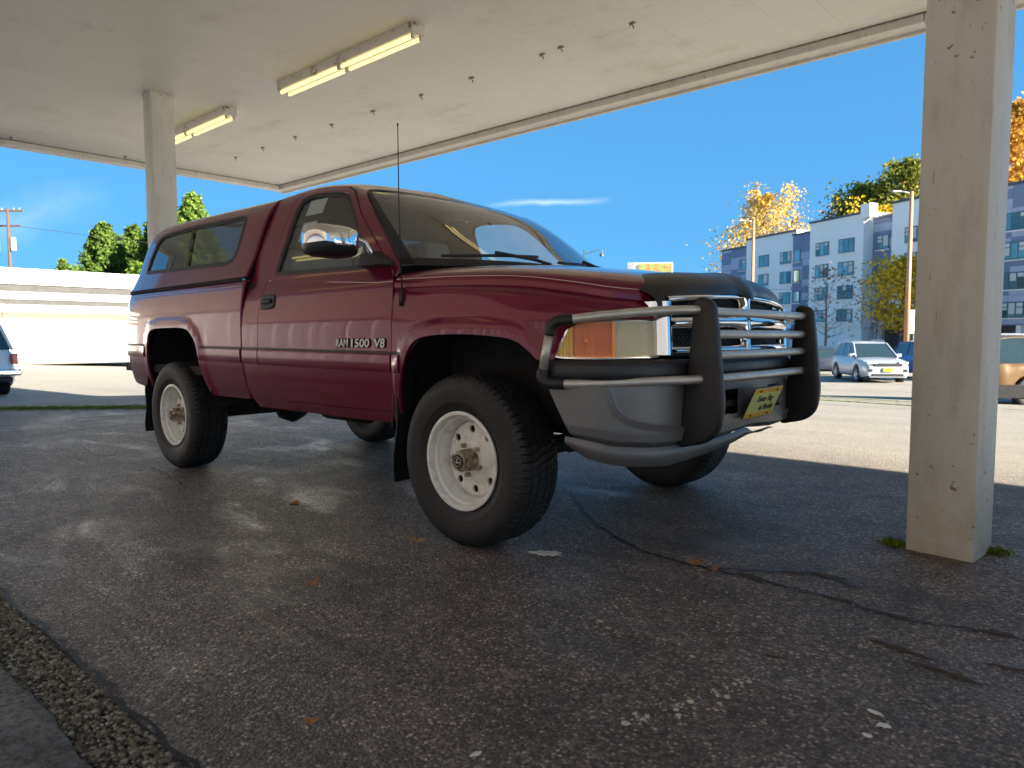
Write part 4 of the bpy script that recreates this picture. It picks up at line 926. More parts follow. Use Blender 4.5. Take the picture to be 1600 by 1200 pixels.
# ---- headlights
HL = [(.520, .856), (.541, .912), (.566, .962), (.590, .979), (.624, .988), (.722, .993), (.948, .993), (.948, .852), (.70, .849), (.60, .851)]
def clip(poly, u0, u1):
    def half_(P, f):
        o = []
        for k in range(len(P)):
            a, b = P[k], P[(k+1) % len(P)]; fa, fb = f(a), f(b)
            if fa >= 0: o.append(a)
            if fa*fb < 0: t = fa/(fa-fb); o.append((a[0]+(b[0]-a[0])*t, a[1]+(b[1]-a[1])*t))
        return o
    return half_(half_([tuple(p) for p in poly], lambda p: p[0]-u0), lambda p: u1-p[0])
M['bulb_glow'] = plain('amber_bulb_glass', (1., .24, .02), .15, coat=1.)
for s in (1, -1):
    hl = panel('headlight', FEN, shrink(HL, -.006), mat=M['gap'], off=-.055, step=.05, rim=0, sides=(s,))
    panel('lamp_bezel', FEN, shrink(HL, -.007), [shrink(HL, .006)], mat=M['chrome'], off=.001, step=.03, rim=.05, sides=(s,), parent=hl)
    panel('amber_marker', FEN, clip(HL, .50, .585), mat=M['lens_amber'], off=.004, step=.03, rim=.02, sides=(s,), parent=hl)
    panel('turn_signal_lens', FEN, clip(HL, .588, .742), mat=M['lens_park'], off=.004, step=.03, rim=.02, sides=(s,), parent=hl)
    panel('headlight_lens', FEN, clip(HL, .746, .95), mat=M['lens_head'], off=.006, step=.03, rim=.02, sides=(s,), parent=hl)
    panel('lamp_divider', FEN, [(.737, .852), (.737, .992), (.750, .992), (.750, .852)], mat=M['orange'], off=.0065, step=.03, rim=.03, sides=(s,), parent=hl)
    panel('turn_reflector', FEN, [(.58, .853), (.58, .972), (.60, .982), (.746, .989), (.746, .853)], mat=M['orange'], off=-.012, step=.03, rim=0, sides=(s,), parent=hl)
    panel('lamp_reflector', FEN, [(.742, .853), (.742, .990), (.946, .990), (.946, .855)], mat=M['reflector'], off=-.016, step=.03, rim=0, sides=(s,), parent=hl)
    # bulbs behind the lenses, then the headlamp bowl
    for uu, rr_ in ((.635, .020), (.700, .016)):
        cb = np.array(FEN([uu], FEN.v_of([uu], [.915]), off=-.010)[0])*np.array([1, s, 1]); MB().add(IV*rr_*np.array([1, .9, 1.25])+cb, IF).build('bulb', M['bulb_glow'], hl, smooth=True)
    c0 = np.array(FEN([.845], FEN.v_of([.845], [.922]))[0]); x, y, nx, ny = base([.845]); inn = np.array([nx[0], ny[0], 0]); tg = np.array([-ny[0], nx[0], 0])
    P = [[(c0+inn*(.014+.002*(1-q*q))+tg*math.cos(a)*.088*q+np.array([0, 0, 1])*math.sin(a)*.062*q)*np.array([1, s, 1]) for a in np.linspace(0, 2*math.pi, 25)] for q in (1., .8, .6, .4, .2, .02)]
    MB().grid(P).build('lamp_bowl', M['reflector'], hl, smooth=True)
# ---- grille
def gx(y, z): return .868-.066*(y/.61)**2-.10*max(0., z-.86)**1.2*.6
def gtop(y): return 1.112-.030*(y/.61)**2
grille = empty('grille', (0, 0, 0), 0, truck)
def ribbon(pts, wy, wz, depth, name, mat, par):
    """rounded bar following pts = [(y, z)] on the grille face"""
    mb = MB(); n = 10; rings = []
    for k, (y, z) in enumerate(pts):
        a = pts[max(0, k-1)]; b = pts[min(len(pts)-1, k+1)]; ty, tz = b[0]-a[0], b[1]-a[1]; l = math.hypot(ty, tz); ny, nz = -tz/l, ty/l; ww = wy if isinstance(wy, float) else wy[k]
        rings.append([(gx(y, z)+depth*math.sin(q)*1., y+ny*ww/2*math.cos(q), z+nz*ww/2*math.cos(q)) for q in np.linspace(0, math.pi, n)])
    mb.grid(rings); return mb.build(name, mat, par, smooth=True)
zb = .868
ys = np.linspace(-.585, .585, 31)
ribbon([(y, zb+.006) for y in ys], .044, 0, .030, 'grille_frame_lower', M['chrome'], grille)
ribbon([(y, gtop(y)-.004) for y in ys], .030, 0, .025, 'grille_frame_upper', M['chrome'], grille)
for s in (-1, 1):
    zs = np.linspace(zb-.010, gtop(.6)-.010, 12)
    # broad chrome side of the shell wrapping back to the headlight
    P = [[(gx(.60, z)+dx, s*yy, z) for dx, yy in ((.012, .560), (.030, .572), (.034, .590), (.022, .606), (-.02, .616), (-.075, .618))] for z in zs]
    MB().grid(P).build('grille_shell', M['chrome'], grille, smooth=True)
cw_ = [.056+.034*math.exp(-(y/.06)**2) for y in ys]
ribbon([(y, .985+.010*(1-(y/.6)**2)) for y in ys], cw_, 0, .034, 'cross_bar', M['chrome'], grille)
zs = np.linspace(zb, gtop(0), 15)
ribbon([(0., z) for z in zs], [.056+.038*math.exp(-((z-.995)/.04)**2)+.05*math.exp(-((z-1.11)/.03)**2)+.03*math.exp(-((z-.868)/.02)**2) for z in zs], 0, .036, 'cross_post', M['chrome'], grille)
MB().grid([[(gx(y, z)-.035, y, z) for y in ys] for z in np.linspace(.86, 1.10, 5)]).build('grille_backing', M['gap'], grille)
gm = MB()
for sgn in (1, -1):
    for c_ in np.arange(-.80, .80, .026):
        pts = []
        for q in np.linspace(.875, 1.10, 7):
            y = c_+sgn*(q-.987)*1.25
            if abs(y) < .57 and q < gtop(y): pts.append((gx(y, q)-.012-(.002 if sgn > 0 else 0), y, q))
        if len(pts) > 1: gm.tube(pts, .0032, 4, False)
gm = gm.build('grille_mesh', M['black_trim'], grille); gm['kind'] = 'stuff'
# ---- smoked bug deflector over the hood lip
P = []
for q in np.linspace(0, 1, 14):
    row = []
    for y in np.linspace(-.635, .635, 61):
        e = (y/.635)**2; cen = math.exp(-(y/.055)**2)
        x0, z0 = gx(y, 1.11)+.026-.012*e, gtop(y)+.006-.044*e**3
        x1, z1 = .655-.075*e, 1.222-.030*e-.060*e**4
        a = q*math.pi/2; x = x1+(x0-x1)*math.cos(a)**.75; z = z0+(z1-z0)*math.sin(a)**.9
        nd = smooth(.5, 0, q)*cen; row.append((x+.022*nd+.006*cen, y, z-.022*nd+.010*cen*math.sin(a)))
    P.append(row)
df = MB().grid(P); df.grid([P[0], [(x-.012, y, z+.004) for x, y, z in P[0]]]); df.grid([[r_[0] for r_ in P], [(r_[0][0], r_[0][1]+.02, r_[0][2]-.004) for r_ in P]]); df.build('hood_deflector', M['deflector'], truck, angle=60)
# ---- front bumper
BPL = catmull([(.44, -.972), (.56, -.965), (.68, -.915), (.78, -.81), (.85, -.66), (.895, -.45), (.918, -.2), (.925, 0)], 8)
BPL = np.vstack([BPL, (BPL[:-1]*np.array([1, -1]))[::-1]]); BT = np.gradient(BPL, axis=0); BT /= np.linalg.norm(BT, axis=1)[:, None]; BN = np.c_[-BT[:, 1], BT[:, 0]]  # inward (towards -x)
def bpt(k, d, z): return (BPL[k][0]+BN[k][0]*d, BPL[k][1]+BN[k][1]*d, z)
NB = len(BPL)
def bstrip(prof, name, mat, par, ks=None, ang=50):
    ks = ks if ks is not None else range(NB); P = [[bpt(k, d, z) for k in ks] for d, z in prof]; return MB().grid(P).build(name, mat, par, angle=ang)
BS = np.r_[0, np.cumsum(np.hypot(*np.diff(BPL, axis=0).T))]; BL = BS[-1]
def bq(s, d, z):
    x = np.interp(s, BS, BPL[:, 0]); y = np.interp(s, BS, BPL[:, 1]); nx = np.interp(s, BS, BN[:, 0]); ny = np.interp(s, BS, BN[:, 1]); return (x+nx*d, y+ny*d, z)
def s_at_x(x): return float(np.interp(x, BPL[:NB//2, 0], BS[:NB//2]))
SP = np.linspace(0, 1, 361)
def row_s(x0): a_ = s_at_x(x0); return [a_+(BL-2*a_)*q for q in SP]
P = []
for d, z in [(.06, .835), (.02, .842), (.006, .834), (.0, .815), (.0, .785), (.004, .768), (.018, .760), (.02, .750)]: P.append([bq(s, d, z) for s in row_s(.50)])
bumper = MB().grid(P).build('bumper', M['black_bumper'], truck, angle=50); bumper['label'] = 'black upper pad over the grey lower shell of the front bumper'
FOG = catmull([(.34, .556), (.45, .558), (.55, .562), (.65, .570), (.74, .584), (.80, .602), (.84, .632), (.862, .675), (.872, .73), (.876, .76)], 6)
def zlow_y(y): return float(np.interp(abs(y), [0, .3, .7, .86, .96, 1.], [.520, .500, .497, .513, .548, .56]))
P = []
for f_ in list(np.r_[1.0, .985, np.linspace(.96, .03, 56), 0., -.02]) or (1.0, .985, .95, .92, .88, .84, .80, .76, .72, .69, .66, .63, .60, .57, .54, .51, .48, .45, .42, .39, .36, .33, .30, .27, .24, .21, .18, .15, .12, .09, .06, .03, 0., -.02):
    row = []
    for s in row_s(.505+.105*(1-max(0, f_))):
        x, y, _ = bq(s, 0, 0); zl = zlow_y(y); z = zl+(.752-zl)*f_; ay = abs(y)
        # recessed fog-lamp panel with a raised lip round it
        dist = float(distpoly(np.array([[ay, z]]), FOG)[0]); ins = z > np.interp(ay, FOG[:, 0], FOG[:, 1]) and ay < .876
        dd = .013*float(smooth(0, .014, dist))*float(smooth(.36, .40, ay)) if ins else -.004*math.exp(-(dist/.010)**2)*float(smooth(.36, .42, ay))
        d = dd+.030*float(smooth(.97, 1.0, f_))+.034*float(smooth(.08, -.02, f_))+.006*float(smooth(.25, .05, f_))
        # open centre slots
        row.append(bq(s, d, z))
    P.append(row)
nr, nc = len(P), len(P[0]); mb = MB(); mb.v = [q for r_ in P for q in r_]
for i in range(nr-1):
    for j in range(nc-1):
        cy = (P[i][j][1]+P[i][j+1][1])/2; cz = (P[i][j][2]+P[i+1][j][2])/2
        if .16 < abs(cy) < .345 and .598 < cz < .706: continue
        mb.f.append((i*nc+j, i*nc+j+1, (i+1)*nc+j+1, (i+1)*nc+j))
MB.build(mb, 'bumper_shell', M['bumper'], bumper, angle=40)
mid = [k for k in range(NB) if abs(BPL[k][1]) <= .40]
bstrip([(.06, .70), (.06, .58)], 'bumper_slot_back', M['gap'], bumper, mid)
bstrip([(.03, .655), (.022, .652), (.022, .628), (.03, .625)], 'bumper_slot_bar', M['black_trim'], bumper, mid)
# torn lower valance, grey plastic
kv = [k for k in range(NB) if BPL[k][1] < .34 and (BPL[k][0] > .575 or BPL[k][1] > 0)]
P = []
for q in np.linspace(0, 1, 7):
    row = []
    for k in kv:
        y = BPL[k][1]; top = zlow_y(y)-.004-.010*math.sin(y*17)*smooth(-.2, .0, y)-.02*smooth(-.05, .15, y)
        bot = np.interp(y, [-.96, -.93, -.88, -.80, -.6, -.33, -.1, .13, .34], [.50, .458, .438, .422, .408, .432, .455, .490, .500])-.012*smooth(0, .34, y)
        row.append(bpt(k, .030-.016*math.sin(math.pi*q)+.02*q, top+(bot-top)*q))
    P.append(row)
MB().grid(P).build('valance', M['bumper'], truck, angle=60)
# licence plate: yellow dealer insert, leaning forward
pl = Matrix.Translation((.972, -.008, .637)) @ Matrix.Rotation(R(24), 4, 'Y') @ Matrix(((0, 0, 1, 0), (1, 0, 0, 0), (0, 1, 0, 0), (0, 0, 0, 1)))
plate = MB().bbox(-.154, .154, -.078, .078, -.006, -.0005, .004, 1, pl).build('licence_plate', M['black_trim'], truck)
MB().bbox(-.148, .148, -.073, .073, -.002, .001, .0008, 1, pl).build('plate_face', M['yellow_plate'], plate)
M['plate_band'] = plain('plate_band', (.72, .40, .02), .4); M['plate_pale'] = plain('plate_pale', (.55, .60, .20), .45)
MB().box(-.146, .146, -.048, .048, .0010, .0016, pl).build('plate_panel', M['plate_pale'], plate)
for y0, y1 in ((-.071, -.050), (.050, .071)): MB().box(-.145, .145, y0, y1, .0010, .0016, pl).build('plate_band', M['plate_band'], plate)
for x in (-.09, .09):
    for y in (-.060, .060): MB().lathe([(.0, .0), (.006, .0), (.006, .003), (.0, .004)], 10, pl @ Matrix.Translation((x, y, .0015)) @ Matrix.Rotation(R(90), 4, 'X')).build('plate_bolt', M['black_ink'], plate)
text_mesh('Enter Bay', .042, .0006, 'plate_letters', M['black_ink'], plate, pl @ Matrix.Translation((0, .020, .0028)), 0., .0003)
text_mesh('at Buddy', .042, .0006, 'plate_letters', M['black_ink'], plate, pl @ Matrix.Translation((.045, -.024, .0028)), 0., .0003)
# ---- grille guard
guard = empty('grille_guard', (0, 0, 0), 0, truck)
up = catmull([(.905, 1.022), (.910, 1.070), (.935, 1.086), (.968, 1.078), (.992, 1.055), (1.003, .985), (1.013, .896), (1.026, .760), (1.033, .690), (1.030, .620), (1.012, .555), (.965, .512), (.90, .493), (.842, .490), (.852, .580), (.872, .710), (.890, .850), (.898, .940)], 4)[:-1]
for s in (-1, 1):
    bm = bmesh.new(); n = len(up); vs0 = [bm.verts.new((x, s*.530-.026, z)) for x, z in up]; vs1 = [bm.verts.new((x, s*.530+.026, z)) for x, z in up]
    bm.faces.new(vs0); bm.faces.new(vs1[::-1])
    for k in range(n): bm.faces.new((vs0[k], vs1[k], vs1[(k+1) % n], vs0[(k+1) % n]))
    bmesh.ops.recalc_face_normals(bm, faces=bm.faces[:])
    bmesh.ops.bevel(bm, geom=[e for e in bm.edges if len(e.link_faces) == 2 and any(len(f.verts) > 4 for f in e.link_faces)], offset=.016, segments=3, profile=.5, affect='EDGES')
    me = bpy.data.meshes.new('guard_upright'); bm.to_mesh(me); bm.free(); me.shade_smooth(); me.set_sharp_from_angle(angle=R(45)); link('guard_upright', me, M['rubber_black'], guard)
for z in (1.030, .940, .856, .760):
    MB().tube([(.945+.018*(1-(y/.53)**2), y, z) for y in np.linspace(-.53, .53, 13)], .0185, 14).build('guard_bar', M['steel_tube'], guard, smooth=True)
for s in (-1, 1):
    c1 = [(.940, s*.53, 1.037), (.86, s*.66, 1.033), (.76, s*.79, 1.022), (.66, s*.90, 1.008), (.600, s*.955, .998)]
    MB().tube(catmull(c1, 6), .0175, 14).build('guard_loop_bar', M['steel_tube'], guard, smooth=True)
    c2 = [(.955, s*.53, .763), (.86, s*.68, .760), (.75, s*.82, .756), (.63, s*.935, .752), (.575, s*.975, .752)]
    MB().tube(catmull(c2, 6), .0175, 14).build('guard_loop_bar', M['steel_tube'], guard, smooth=True)
    MB().tube([(.535, s*.990, .945), (.510, s*.998, .805)], .0175, 14).build('guard_loop_bar', M['steel_tube'], guard, smooth=True)
    MB().tube(catmull([(.612, s*.945, 1.000), (.572, s*.976, .994), (.545, s*.988, .975), (.534, s*.991, .940)], 5), .0225, 14).build('guard_elbow', M['rubber_black'], guard, smooth=True)
    MB().tube(catmull([(.511, s*.998, .808), (.508, s*.999, .775), (.530, s*.993, .755), (.590, s*.966, .752)], 5), .0225, 14).build('guard_elbow', M['rubber_black'], guard, smooth=True)

# ============================================================ background, left: low white building
M['stucco'] = plain('white_stucco', (.80, .78, .72), .8, var=.05, scale=1.5, bump=.15, bscale=30)
M['grey_band'] = plain('grey_band', (.040, .039, .038), .7, var=.15, scale=2)
wb = empty('low_white_building', (-40, 0, -.45)); tag(wb, 'low white flat-roofed building with grey horizontal bands behind the pickup bed', 'building')
MB().bbox(-9, -.55, 8.95, 34, 0, 4.42, .03, 1).build('wall', M['stucco'], wb)
MB().bbox(-9, -.6, -14, 8.949, 0, 4.15, .03, 1).build('wing_wall', M['stucco'], wb)
# stepped sign band: three white boards with recessed grey strips, and a ledge that shades the wall
for z0, z1, x1 in ((3.76, 4.50, .28), (3.06, 3.40, .25), (2.46, 2.80, .25)): MB().bbox(-.545, x1, -13.8, 34.2, z0, z1, .015, 1).build('band_board', M['stucco'], wb)
for z0, z1 in ((3.405, 3.755), (2.805, 3.055)): MB().box(-.545, .17, -13.7, 34.1, z0, z1).build('grey_strip', M['grey_band'], wb)
MB().box(-.545, -.50, 9.5, 13.8, .55, .60).build('sill_line', M['grey_band'], wb)
MB().bbox(-.545, -.40, -14, 34, -.05, .10, .01, 1).build('plinth', plain('plinth', (.22, .19, .15), .9, var=.3), wb)
# ============================================================ trees
M['leaf_gold'] = leaves('golden_leaves', (.46, .30, .06), (.64, .47, .13)); M['leaf_yellow'] = leaves('yellow_leaves', (.52, .36, .03), (.66, .48, .05))
M['leaf_green'] = leaves('olive_leaves', (.10, .14, .03), (.30, .29, .05)); M['leaf_orange'] = leaves('orange_leaves', (.50, .26, .04), (.66, .40, .09))
M['leaf_con'] = leaves('conifer_needles', (.04, .085, .022), (.13, .19, .035), .25); M['leaf_con2'] = leaves('light_conifer_needles', (.08, .15, .03), (.19, .27, .05), .3); M['leaf_bare'] = leaves('sparse_twigs', (.20, .13, .10), (.30, .18, .12), .1)
def quads(centres, size, rng, flat=0.):
    n = len(centres); a = rng.normal(size=(n, 3)); a /= np.linalg.norm(a, axis=1)[:, None]; b = np.cross(a, rng.normal(size=(n, 3))); b /= np.linalg.norm(b, axis=1)[:, None]
    sz = size*(.6+.8*rng.random(n))[:, None]; P = np.stack([centres-a*sz-b*sz*.6, centres+a*sz*.2-b*sz*.8, centres+a*sz+b*sz*.5, centres-a*sz*.3+b*sz*.8], 1)
    return P.reshape(-1, 3), [(4*i, 4*i+1, 4*i+2, 4*i+3) for i in range(n)]
def broadleaf(name, label, x, y, h, wd, mat, n=5000, seed=1, size=.22, crown0=.25, bark='bark', group=None, spread=1., nl=34, limb_r=1.):
    rng = np.random.default_rng(seed); z0 = g(x, y); t = empty(name, (x, y, z0-.05)); tag(t, label, 'tree', group)
    tr = MB(); top = h*.93; lean = rng.normal(size=2)*h*.02
    spine = [np.array([lean[0]*q*q, lean[1]*q*q, top*q]) for q in np.linspace(0, 1, 9)]; r0 = h*.011+.05
    tr.tube(spine, [r0*(1-.88*q) for q in np.linspace(0, 1, 9)], 8); tips = []
    for k in range(nl):
        q = crown0+(1-crown0)*(k+.5)/nl; p = np.array([np.interp(q, np.linspace(0, 1, 9), [s_[i] for s_ in spine]) for i in range(3)]); a = k*2.4+rng.random()
        L = wd*.5*spread*math.sin(math.pi*min(1, (q-crown0)/(1-crown0)*.80+.20))**.8*(.7+.5*rng.random()); e = p+np.array([math.cos(a)*L, math.sin(a)*L, L*(.35+.5*rng.random())])
        m1 = (p+e)/2+np.array([0, 0, -.06*L]); tr.tube([p, m1, e], [limb_r*r0*.33*(1-.6*q), limb_r*r0*.2*(1-.6*q), .015], 5)
        tips += [(p*.5+m1*.5, L*.22), (m1, L*.30), (e, L*.32), (e*.6+m1*.4, L*.34)]
        for j in range(3):
            e2 = e+rng.normal(size=3)*L*.30; tr.tube([m1*.4+e*.6, e2], [limb_r*r0*.09, .010], 4); tips.append((e2, L*.24))
    tr.build('trunk', M[bark], t, smooth=True, fix=False)
    if n:
        idx = rng.integers(0, len(tips), n); c = np.array([tips[i][0] for i in idx])+rng.normal(size=(n, 3))*np.array([max(.25, tips[i][1]) for i in idx])[:, None]*np.array([1.05, 1.05, .85])
        c[:, 2] = np.minimum(c[:, 2], h); v, f = quads(c, size, rng); mesh('crown', v, f, M[mat], t)
    return t
def conifer(name, label, x, y, h, wd, mat, n=5500, seed=1, size=.17, group=None):
    rng = np.random.default_rng(seed); t = empty(name, (x, y, g(x, y)-.05)); tag(t, label, 'tree', group)
    MB().tube([(0, 0, 0), (0, 0, h*.5), (0, 0, h*.98)], [h*.014+.05, h*.009, .02], 8).build('trunk', M['bark'], t, smooth=True, fix=False)
    nb = 150; C = []
    for k in range(nb):
        q = .08+.9*(k/nb); a = k*2.399+rng.random()*.6; L = wd*.5*(1-q)**.75*(.72+.5*rng.random())+.12
        m = max(6, int(n/nb*(1.6*(1-q)+.35))); s_ = rng.random(m)**.65; rad = L*s_; droop = -.18*rad*s_+.10*rad
        C.append(np.c_[math.cos(a)*rad, math.sin(a)*rad, q*h+droop]+rng.normal(size=(m, 3))*np.c_[.10*L+.05+0*rad, .10*L+.05+0*rad, .07*L+.05+0*rad])
    c = np.vstack(C); v, f = quads(c, size, rng); mesh('crown', v, f, M[mat], t); return t
conifer('conifer_tree', 'dark green conifer rising left of the white column over the low building', -66.2, 21.9, 11.8, 9.0, 'leaf_con', 30000, 11, .13, 'conifers behind the white building')
conifer('conifer_tree', 'dark conifer close against the left edge of the far white column', -67.9, 25.0, 12.2, 8.0, 'leaf_con', 24000, 12, .13, 'conifers behind the white building')
conifer('conifer_tree', 'tall conifer hidden mostly behind the far white column', -61.1, 24.2, 12.6, 7.0, 'leaf_con', 20000, 13, .13, 'conifers behind the white building')
conifer('conifer_tree', 'bright green conifer between the far column and the bed cap', -54.8, 24.4, 13.2, 7.6, 'leaf_con2', 28000, 14, .13, 'conifers behind the white building')
conifer('conifer_tree', 'short bright green conifer in front of the dark ones beside the bed cap', -58.0, 21.4, 7.8, 4.6, 'leaf_con2', 10000, 18, .13, 'conifers behind the white building')
conifer('conifer_tree', 'small lone conifer above the middle of the low white building', -85.9, 24.4, 10.4, 5.0, 'leaf_con', 9000, 15, .13, 'conifers behind the white building')
conifer('conifer_tree', 'conifer tip at the far left beside the utility pole', -90.5, 19.9, 8.9, 3.4, 'leaf_con', 6000, 16, .13, 'conifers behind the white building')
conifer('conifer_tree', 'thin conifer tip just right of the utility pole', -94.9, 23.2, 9.9, 2.4, 'leaf_con', 4000, 17, .13, 'conifers behind the white building')
broadleaf('autumn_tree', 'tall golden autumn tree over the left end of the apartment block', -55.0, 128.6, 30.0, 12.5, 'leaf_gold', 9000, 21, .20, .30, 'bark_pale', nl=40)
broadleaf('bare_tree', 'thin almost bare tree right of the golden tree over the apartment roof', -49.6, 133.1, 26.0, 5.5, 'leaf_bare', 300, 22, .22, .35, 'bark_pale')
broadleaf('bare_tree', 'taller bare tree with pale top between the golden and green trees', -43.5, 132.1, 28.0, 7.5, 'leaf_bare', 450, 23, .22, .4, 'bark_pale')
broadleaf('broadleaf_tree', 'rounded olive green tree over the middle of the apartment roof', -33.5, 113.9, 26.0, 10.5, 'leaf_green', 15000, 24, .21, .30)
broadleaf('broadleaf_tree', 'tallest green and yellow tree beside the near column over the roof', -27.0, 111.6, 28.5, 9.5, 'leaf_green', 14000, 25, .21, .30)
broadleaf('autumn_tree', 'yellow tree low behind the apartment roof left of the near column', -28.6, 105.0, 20.5, 8.0, 'leaf_yellow', 7500, 28, .20, .4)
broadleaf('autumn_tree', 'orange autumn tree at the right edge of the picture behind the near column', -11.8, 99.3, 29.5, 11.0, 'leaf_orange', 15000, 26, .20, .25)
broadleaf('street_tree', 'yellow leaved street tree beside the near column in front of the apartments', -16.3, 66.7, 9.3, 4.4, 'leaf_yellow', 6500, 27, .11, .30)
broadleaf('street_tree', 'bare young street tree standing left in front of the white apartment bay', -23.1, 68.9, 9.0, 5.4, 'leaf_bare', 260, 29, .10, .26, 'bark_pale', nl=26)
broadleaf('street_tree', 'reddish bare street tree in front of the blue apartment recess', -18.5, 67.7, 8.4, 4.4, 'leaf_bare', 420, 30, .10, .3, 'bark_pale', nl=24)
# ============================================================ apartment block
M['apt_white'] = plain('white_render', (.92, .90, .86), .8, var=.04, scale=.4); M['apt_blue'] = plain('slate_blue_cladding', (.19, .23, .35), .6, var=.08, scale=1)
M['apt_lilac'] = plain('pale_blue_cladding', (.40, .44, .56), .6, var=.06, scale=1); M['apt_dark'] = plain('parapet_cap', (.07, .085, .10), .5); M['apt_frame'] = plain('window_frame', (.07, .13, .15), .4)
t_ = NT('apartment_glass'); t_.bsdf(Base_Color=t_.mix(t_.noise(.5, 2), (.08, .20, .23), (.26, .44, .46)), Roughness=.06, Metallic=.35); M['apt_glass'] = t_.m; wr_ = random.Random(31)
for k_, ca, cb in (('apt_glass2', (.05, .12, .13), (.14, .24, .25)), ('apt_glass3', (.16, .32, .36), (.34, .54, .58))):
    t_ = NT(k_); t_.bsdf(Base_Color=t_.mix(t_.noise(.5, 2), ca, cb), Roughness=.06, Metallic=.35); M[k_] = t_.m
M['apt_blind'] = plain('window_blind', (.62, .62, .58), .8)
apt = empty('apartment_building', (-40.0, 89.0, -1.5), math.atan2(-.465, .885)); tag(apt, 'four storey apartment block of white bays and slate blue recesses', 'building')
# local x runs along the front towards the viewer's right, -y is towards the viewer
win_me = None; ZB = 1.5
def bay(s0, s1, off, ztop, mat, floor0=3.2, depth=12):
    MB().box(s0, s1, -off, -off+depth, floor0, ztop+ZB).build('wall', M[mat], apt)
    MB().box(s0-.05, s1+.05, -off-.14, -off+depth, ztop+ZB, ztop+ZB+.22).build('parapet', M['apt_dark'], apt)
def window(s0, s1, off, z0, z1, n):
    MB().box(s0-.08, s1+.08, -off-.13, -off-.002, z0+ZB-.09, z0+ZB-.004).build('sill', M['apt_white'], apt)
    f = MB(); f.box(s0, s1, -off-.05, -off-.002, z0+ZB, z1+ZB); fo = f.build('window', M['apt_frame'], apt); w_ = (s1-s0-.10*(n+1))/n
    for k in range(n):
        a = s0+.10+k*(w_+.10); MB().box(a, a+w_, -off-.062, -off-.052, z0+ZB+.10, z1+ZB-.10).build('pane', M[wr_.choice(('apt_glass', 'apt_glass', 'apt_glass2', 'apt_glass3'))], fo)
        if wr_.random() < .35: MB().box(a+.02, a+w_-.02, -off-.068, -off-.0625, z1+ZB-.10-(z1-z0-.2)*wr_.choice((.3, .5, .8)), z1+ZB-.10).build('blind', M['apt_blind'], fo)
        if k != n//2: MB().box(a, a+w_, -off-.075, -off-.063, z1+ZB-.48, z1+ZB-.40).build('transom', M['apt_frame'], fo)
ROWS = ((9.35, 10.8), (7.0, 8.45), (4.6, 6.0), (2.3, 3.6))
def cladding(s0, s1, off, ztop, seed, nx):
    rr = random.Random(seed); z = 3.3
    while z < ztop+ZB-.1:
        h_ = min(.78, ztop+ZB-z)
        for k in range(nx):
            a = s0+(s1-s0)*k/nx; b = s0+(s1-s0)*(k+1)/nx; MB().box(a+.012, b-.012, -off-.03, -off-.001, z+.012, z+h_-.012).build('cladding_panel', M['apt_lilac' if rr.random() < .42 else 'apt_blue'], apt)
        z += h_
bay(-6.2, 0, -.8, 12.3, 'apt_blue'); cladding(-6.2, 0, -.8, 12.3, 1, 3)
bay(0, 9.0, 0, 13., 'apt_white'); bay(9.0, 13.8, .5, 12.4, 'apt_blue'); cladding(9.0, 13.8, .5, 12.4, 2, 3)
bay(13.8, 21.1, 2.45, 13., 'apt_white', depth=14); bay(21.1, 25.15, 1.2, 12.5, 'apt_blue', depth=13); cladding(21.1, 25.15, 1.2, 12.5, 3, 2)
bay(25.15, 33.4, 3.2, 13.2, 'apt_white', depth=15); bay(33.4, 47, 2.0, 13., 'apt_blue', depth=14); cladding(33.4, 47, 2.0, 13., 4, 6)
MB().box(20.75, 21.9, -2.60, -1.6, 13.2+ZB-.6, 13.9+ZB).build('parapet_return', M['apt_white'], apt)
for z0, z1 in ROWS:
    for s0, s1, off, n in ((-2.4, -1.0, -.8, 2), (2.4, 4.3, 0, 2), (6.3, 8.2, 0, 3), (9.3, 10.3, .5, 1), (11.7, 13.2, .5, 2), (14.7, 16.6, 2.45, 3), (17.9, 20.0, 2.45, 3), (21.6, 23.1, 1.2, 2), (24.2, 24.9, 1.2, 1), (26.6, 28.6, 3.2, 3), (30.2, 32.2, 3.2, 3), (35.0, 37.0, 2.0, 3), (39.5, 41.5, 2.0, 3), (44., 46., 2.0, 3)):
        window(s0, s1, off+(.03 if off in (-.8, .5, 1.2, 2.0) else 0), z0, z1, n)
MB().box(-6.2, 47, .9, 12, 0, 3.2).build('ground_floor', plain('dark_ground_floor', (.10, .11, .13), .6), apt)
for s in np.arange(-5.5, 47, 3.5): MB().box(s-.2, s+.2, -1.0 if s < 13.8 else -1.9, -.5 if s < 13.8 else -1.4, 0, 3.2).build('pier', M['apt_white'], apt)
MB().box(0, 9, -.3, .85, 0, 1.9).build('low_wall', M['apt_white'], apt); MB().box(13.8, 21.1, -2.3, .85, 0, 3.19).build('low_wall', M['apt_white'], apt)
